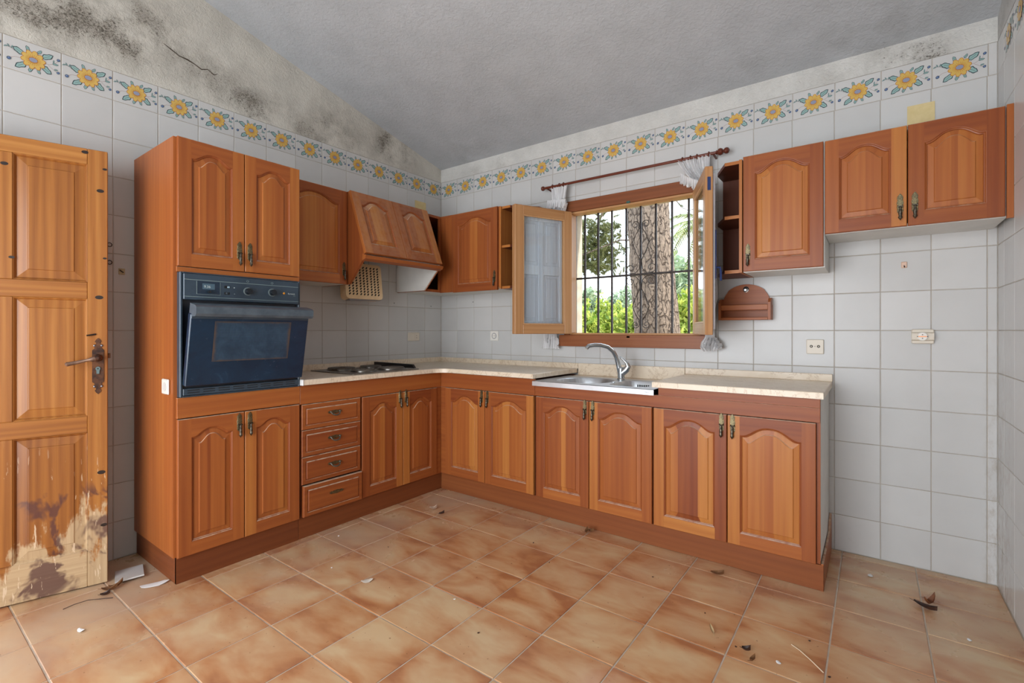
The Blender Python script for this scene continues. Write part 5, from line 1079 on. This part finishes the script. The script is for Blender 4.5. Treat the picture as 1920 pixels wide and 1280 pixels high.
for j in range(NZ + 1):
    z = -0.05 + 5.6 * j / NZ; cx = 0.13 - 0.094 * z + 0.004 * z * z; r0 = 0.238 + 0.05 * math.exp(-z * 1.6) + 0.012 * math.exp(-(z - 1.5) ** 2)
    for i in range(NU):
        a = 2 * math.pi * i / NU; q = Vector((math.cos(a) * 2.2, math.sin(a) * 2.2, z * 1.1)); d, pp = noise.voronoi(Vector((q.x * 1.5, q.y * 1.5, q.z * 1.3)))
        r = r0 + 0.030 * min(d[1] - d[0], 0.45) + 0.012 * noise.noise(q * 3)
        b.v(cx + r * math.cos(a), r * math.sin(a), z)
for j in range(NZ):
    for i in range(NU): b.f([j * NU + i, j * NU + (i + 1) % NU, (j + 1) * NU + (i + 1) % NU, (j + 1) * NU + i])
BARK = bark(); b.build('trunk', BARK, tr, smooth=70)
MB().tube([(-0.15, 0, 2.62), (-0.5, 0.05, 2.66), (-1.3, 0.2, 2.5), (-2.0, 0.4, 2.45)], [0.018, 0.010, 0.006, 0.003], 7).build('dead_branch', BARK, tr)
def leafmat(name, c1, c2, tl=0.45):
    t = NT(name); r_ = t.n('Attribute', attribute_name='tone').outputs['Fac']; c = t.ramp(r_, [(0.0, lin(c1)), (1.0, lin(c2))]); t.set(Base_Color=c, Roughness=0.5)
    x = t.n('BsdfTranslucent', {'Color': c}); m = t.n('MixShader', {0: tl, 1: t.b.outputs[0], 2: x.outputs[0]}); t.t.links.new(m.outputs[0], t.out.inputs[0]); return t.m
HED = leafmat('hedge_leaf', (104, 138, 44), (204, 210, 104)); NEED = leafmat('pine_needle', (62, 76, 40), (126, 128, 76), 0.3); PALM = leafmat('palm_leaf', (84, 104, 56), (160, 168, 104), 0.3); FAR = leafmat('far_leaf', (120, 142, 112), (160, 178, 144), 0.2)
def leafy(name, label, cat, loc, rx, ry, rz, n, size, m, seed, group=None, stem=True):
    t = thing(name, label, cat, loc, group=group); rn = random.Random(seed); b = MB()
    for _ in range(n):
        while True:
            p = Vector((rn.uniform(-1, 1), rn.uniform(-1, 1), rn.uniform(-1, 1)))
            if 0.25 < p.length < 1.0: break
        bump_ = 0.8 + 0.35 * noise.noise(p * 2.1 + Vector((seed, 0, 0)))
        c = Vector((p.x * rx * bump_, p.y * ry * bump_, rz + p.z * rz * bump_)); s_ = size * rn.uniform(0.6, 1.3)
        d = Vector((rn.uniform(-1, 1), rn.uniform(-1, 1), rn.uniform(-0.6, 1))).normalized(); u = d.orthogonal().normalized(); v_ = d.cross(u); a = rn.uniform(0, 6.28); e1 = u * math.cos(a) + v_ * math.sin(a); e2 = d.cross(e1)
        b.tone = rn.random(); I = [b.v(*(c - e1 * s_)), b.v(*(c + e2 * s_ * 0.42 + d * s_ * 0.15)), b.v(*(c + e1 * s_)), b.v(*(c - e2 * s_ * 0.42 + d * s_ * 0.15))]; b.f(I)
    b.build('foliage', m, t, smooth=0, recalc=False)
    if stem: MB().tube([(0, 0, -0.02), (0.02, 0, rz * 0.5), (0, 0.02, rz * 1.1)], [0.05, 0.04, 0.02], 7).build('stem', BARK, t)
    return t
def pt(u, v, y):
    t_, w_ = (u - 960) / 907.6, (620 - v) / 907.6; S_, C_ = math.sin(R(36.67)), math.cos(R(36.67)); s_ = (y + 3.16) / (C_ + S_ * t_); return Vector((3.16 + s_ * (-S_ + C_ * t_), y, 1.188 + s_ * w_))
hl = ('leafy green hedge shrub outside, at the left edge of the window', 'leafy green hedge shrub outside, second from the left', 'leafy green hedge shrub outside, just left of the pine trunk', 'leafy green shrub outside, right of the pine trunk')
for i, (u, v, y, rx) in enumerate(((1090, 556, 4.2, 0.48), (1138, 551, 5.2, 0.62), (1184, 556, 4.2, 0.48), (1292, 520, 4.2, 0.50))):
    p = pt(u, v, y); rz_ = (p.z + 0.32) / 2 / 0.98; leafy('hedge_shrub', hl[i], 'shrub', (p.x, p.y, -0.31), rx, 0.42, rz_, 4600, 0.062, HED, 11 + i, 'hedge shrubs outside the window')
# pine branch hanging at the left of the window view
pb_o = pt(1118, 470, 3.2) - Vector((1.10, 2.5, -0.33)); pb = tr; rn = random.Random(5)
b = MB()
for _ in range(620):
    a = rn.random(); c = Vector((rn.gauss(-0.05, 0.30), rn.gauss(0, 0.3), rn.uniform(-0.42, 0.62))); wdt = 0.55 + 0.25 * (c.z > 0)
    if abs(c.x) > wdt: continue
    d0 = Vector((rn.uniform(-1, 1), rn.uniform(-0.6, 0.6), rn.uniform(-0.9, 0.5))).normalized()
    for _2 in range(46):
        d = (d0 + Vector((rn.uniform(-1, 1), rn.uniform(-1, 1), rn.uniform(-1, 1))) * 0.75).normalized(); s0 = c + d0 * rn.uniform(-0.06, 0.06); e = d.orthogonal().normalized() * 0.0055; b.tone = rn.random(); tip = s0 + d * rn.uniform(0.06, 0.12)
        b.f([b.v(*(s0 - e)), b.v(*(s0 + e)), b.v(*tip)])
nd = b.build('needles', NEED, pb, tuple(pb_o), smooth=0, recalc=False); nd.scale = (0.7, 0.7, 0.7); nd['label'] = 'hanging bough of grey green needles'
MB().tube([(-0.20, 0.05, 4.4), tuple(pb_o + Vector((0.35, 0, 0.9))), tuple(pb_o + Vector((0.05, 0, 0.45))), tuple(pb_o)], [0.05, 0.03, 0.02, 0.008], 7).build('bough_branch', BARK, pb)
for k in range(6): MB().tube([(0.05, 0, 0.42 - k * 0.06), (-0.1, 0.05, 0.25 - k * 0.07), (-0.32, 0.0, 0.2 - k * 0.09)], [0.006, 0.005, 0.002], 5).build('twig', BARK, pb, tuple(pb_o))
tw_o = pt(1292, 395, 4.0) - Vector((1.10, 2.5, -0.33)); b = MB()
for _ in range(16):
    c = Vector((rn.uniform(-0.28, 0.3), rn.uniform(-0.1, 0.1), rn.uniform(-0.10, 0.14)))
    for _2 in range(26):
        d = Vector((rn.uniform(-1, 1), rn.uniform(-1, 1), rn.uniform(-1, 0.6))).normalized(); e = d.orthogonal().normalized() * 0.0025; tip = c + d * 0.07; b.tone = rn.random(); b.f([b.v(*(c - e)), b.v(*(c + e)), b.v(*tip)])
b.build('needles', NEED, tr, tuple(tw_o), smooth=0, recalc=False); MB().tube([tuple(-tw_o + Vector((-0.12, 0.1, 3.6))), (-0.25, -0.5, 0.35), (-0.1, 0, 0.06), (0, 0, 0.0), (0.4, 0, 0.12)], [0.02, 0.012, 0.006, 0.006, 0.003], 5).build('side_branch', BARK, tr, tuple(tw_o))
# palm
pc = pt(1340, 420, 6.5); pm = thing('palm_tree', 'palm tree with drooping fronds right of the pine trunk', 'tree', (pc.x, pc.y, -0.33)); hz = pc.z + 0.33
b = MB(); b.lathe([(0.22, 0.0), (0.19, 0.3), (0.18, hz * 0.5), (0.2, hz - 0.2), (0.08, hz + 0.1)], (0, 0, 0), 'z', 16); b.build('trunk', BARK, pm)
for k in range(15):
    a = R(24 * k + 8); ln = rn.uniform(1.5, 1.9); up = rn.uniform(0.15, 0.75); P = []
    for j in range(11):
        s_ = j / 10; P.append(Vector((math.cos(a) * ln * s_ * (1 - 0.15 * s_), math.sin(a) * ln * s_ * (1 - 0.15 * s_), hz + up * math.sin(math.pi * s_ * 0.6) - 1.15 * s_ ** 2.2)))
    b = MB(); b.tone = 0.5; b.tube(P, [0.016 - 0.0012 * j for j in range(11)], 5)
    for j in range(4, 40):
        s_ = j / 40 * 10; i = min(int(s_), 9); c = P[i].lerp(P[i + 1], s_ - i); t_ = (P[i + 1] - P[i]).normalized(); sd = t_.cross(Vector((0, 0, 1))).normalized()
        for sg in (-1, 1):
            d = (sd * sg + t_ * 0.75 + Vector((0, 0, -0.35))).normalized(); L_ = 0.30 * math.sin(math.pi * (j / 42) ** 0.6) + 0.06; e = t_ * 0.020; b.tone = rn.random(); tip = c + d * L_; b.f([b.v(*(c - e)), b.v(*(c + e)), b.v(*tip)])
    b.build('frond', PALM, pm, smooth=0, recalc=False)
# far things in the haze
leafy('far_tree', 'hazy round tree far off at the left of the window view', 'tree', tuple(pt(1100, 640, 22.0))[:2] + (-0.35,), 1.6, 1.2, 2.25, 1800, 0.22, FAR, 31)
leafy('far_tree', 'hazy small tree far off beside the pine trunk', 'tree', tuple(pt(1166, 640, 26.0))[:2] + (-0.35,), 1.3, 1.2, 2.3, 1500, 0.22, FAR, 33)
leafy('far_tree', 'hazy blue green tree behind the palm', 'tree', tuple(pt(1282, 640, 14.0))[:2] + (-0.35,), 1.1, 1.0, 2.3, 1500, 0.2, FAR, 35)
p = pt(1130, 640, 30.0)
fw_ = thing('far_house', 'low pale house far behind the hedge', 'house', (p.x, p.y, -0.33)); MB().box(-4.5, 4.5, -1.2, 1.2, 0, 2.9).build('walls', worn('far_wall', (206, 192, 172), (222, 210, 192), 0.9, 0, 1, 0), fw_, smooth=0)
MB().prism([(-1.5, 2.9), (1.5, 2.9), (0, 3.5)], 'yz', -4.7, 4.7).build('roof', worn('far_roof', (186, 160, 140), (200, 176, 156), 0.9, 0, 2, 0), fw_, smooth=0)
for x in (-2.6, 0.2, 2.4): MB().box(x, x + 0.9, -1.23, -1.19, 1.0, 2.1).build('window', plain('far_window', (110, 112, 116), 0.4), fw_, smooth=0)
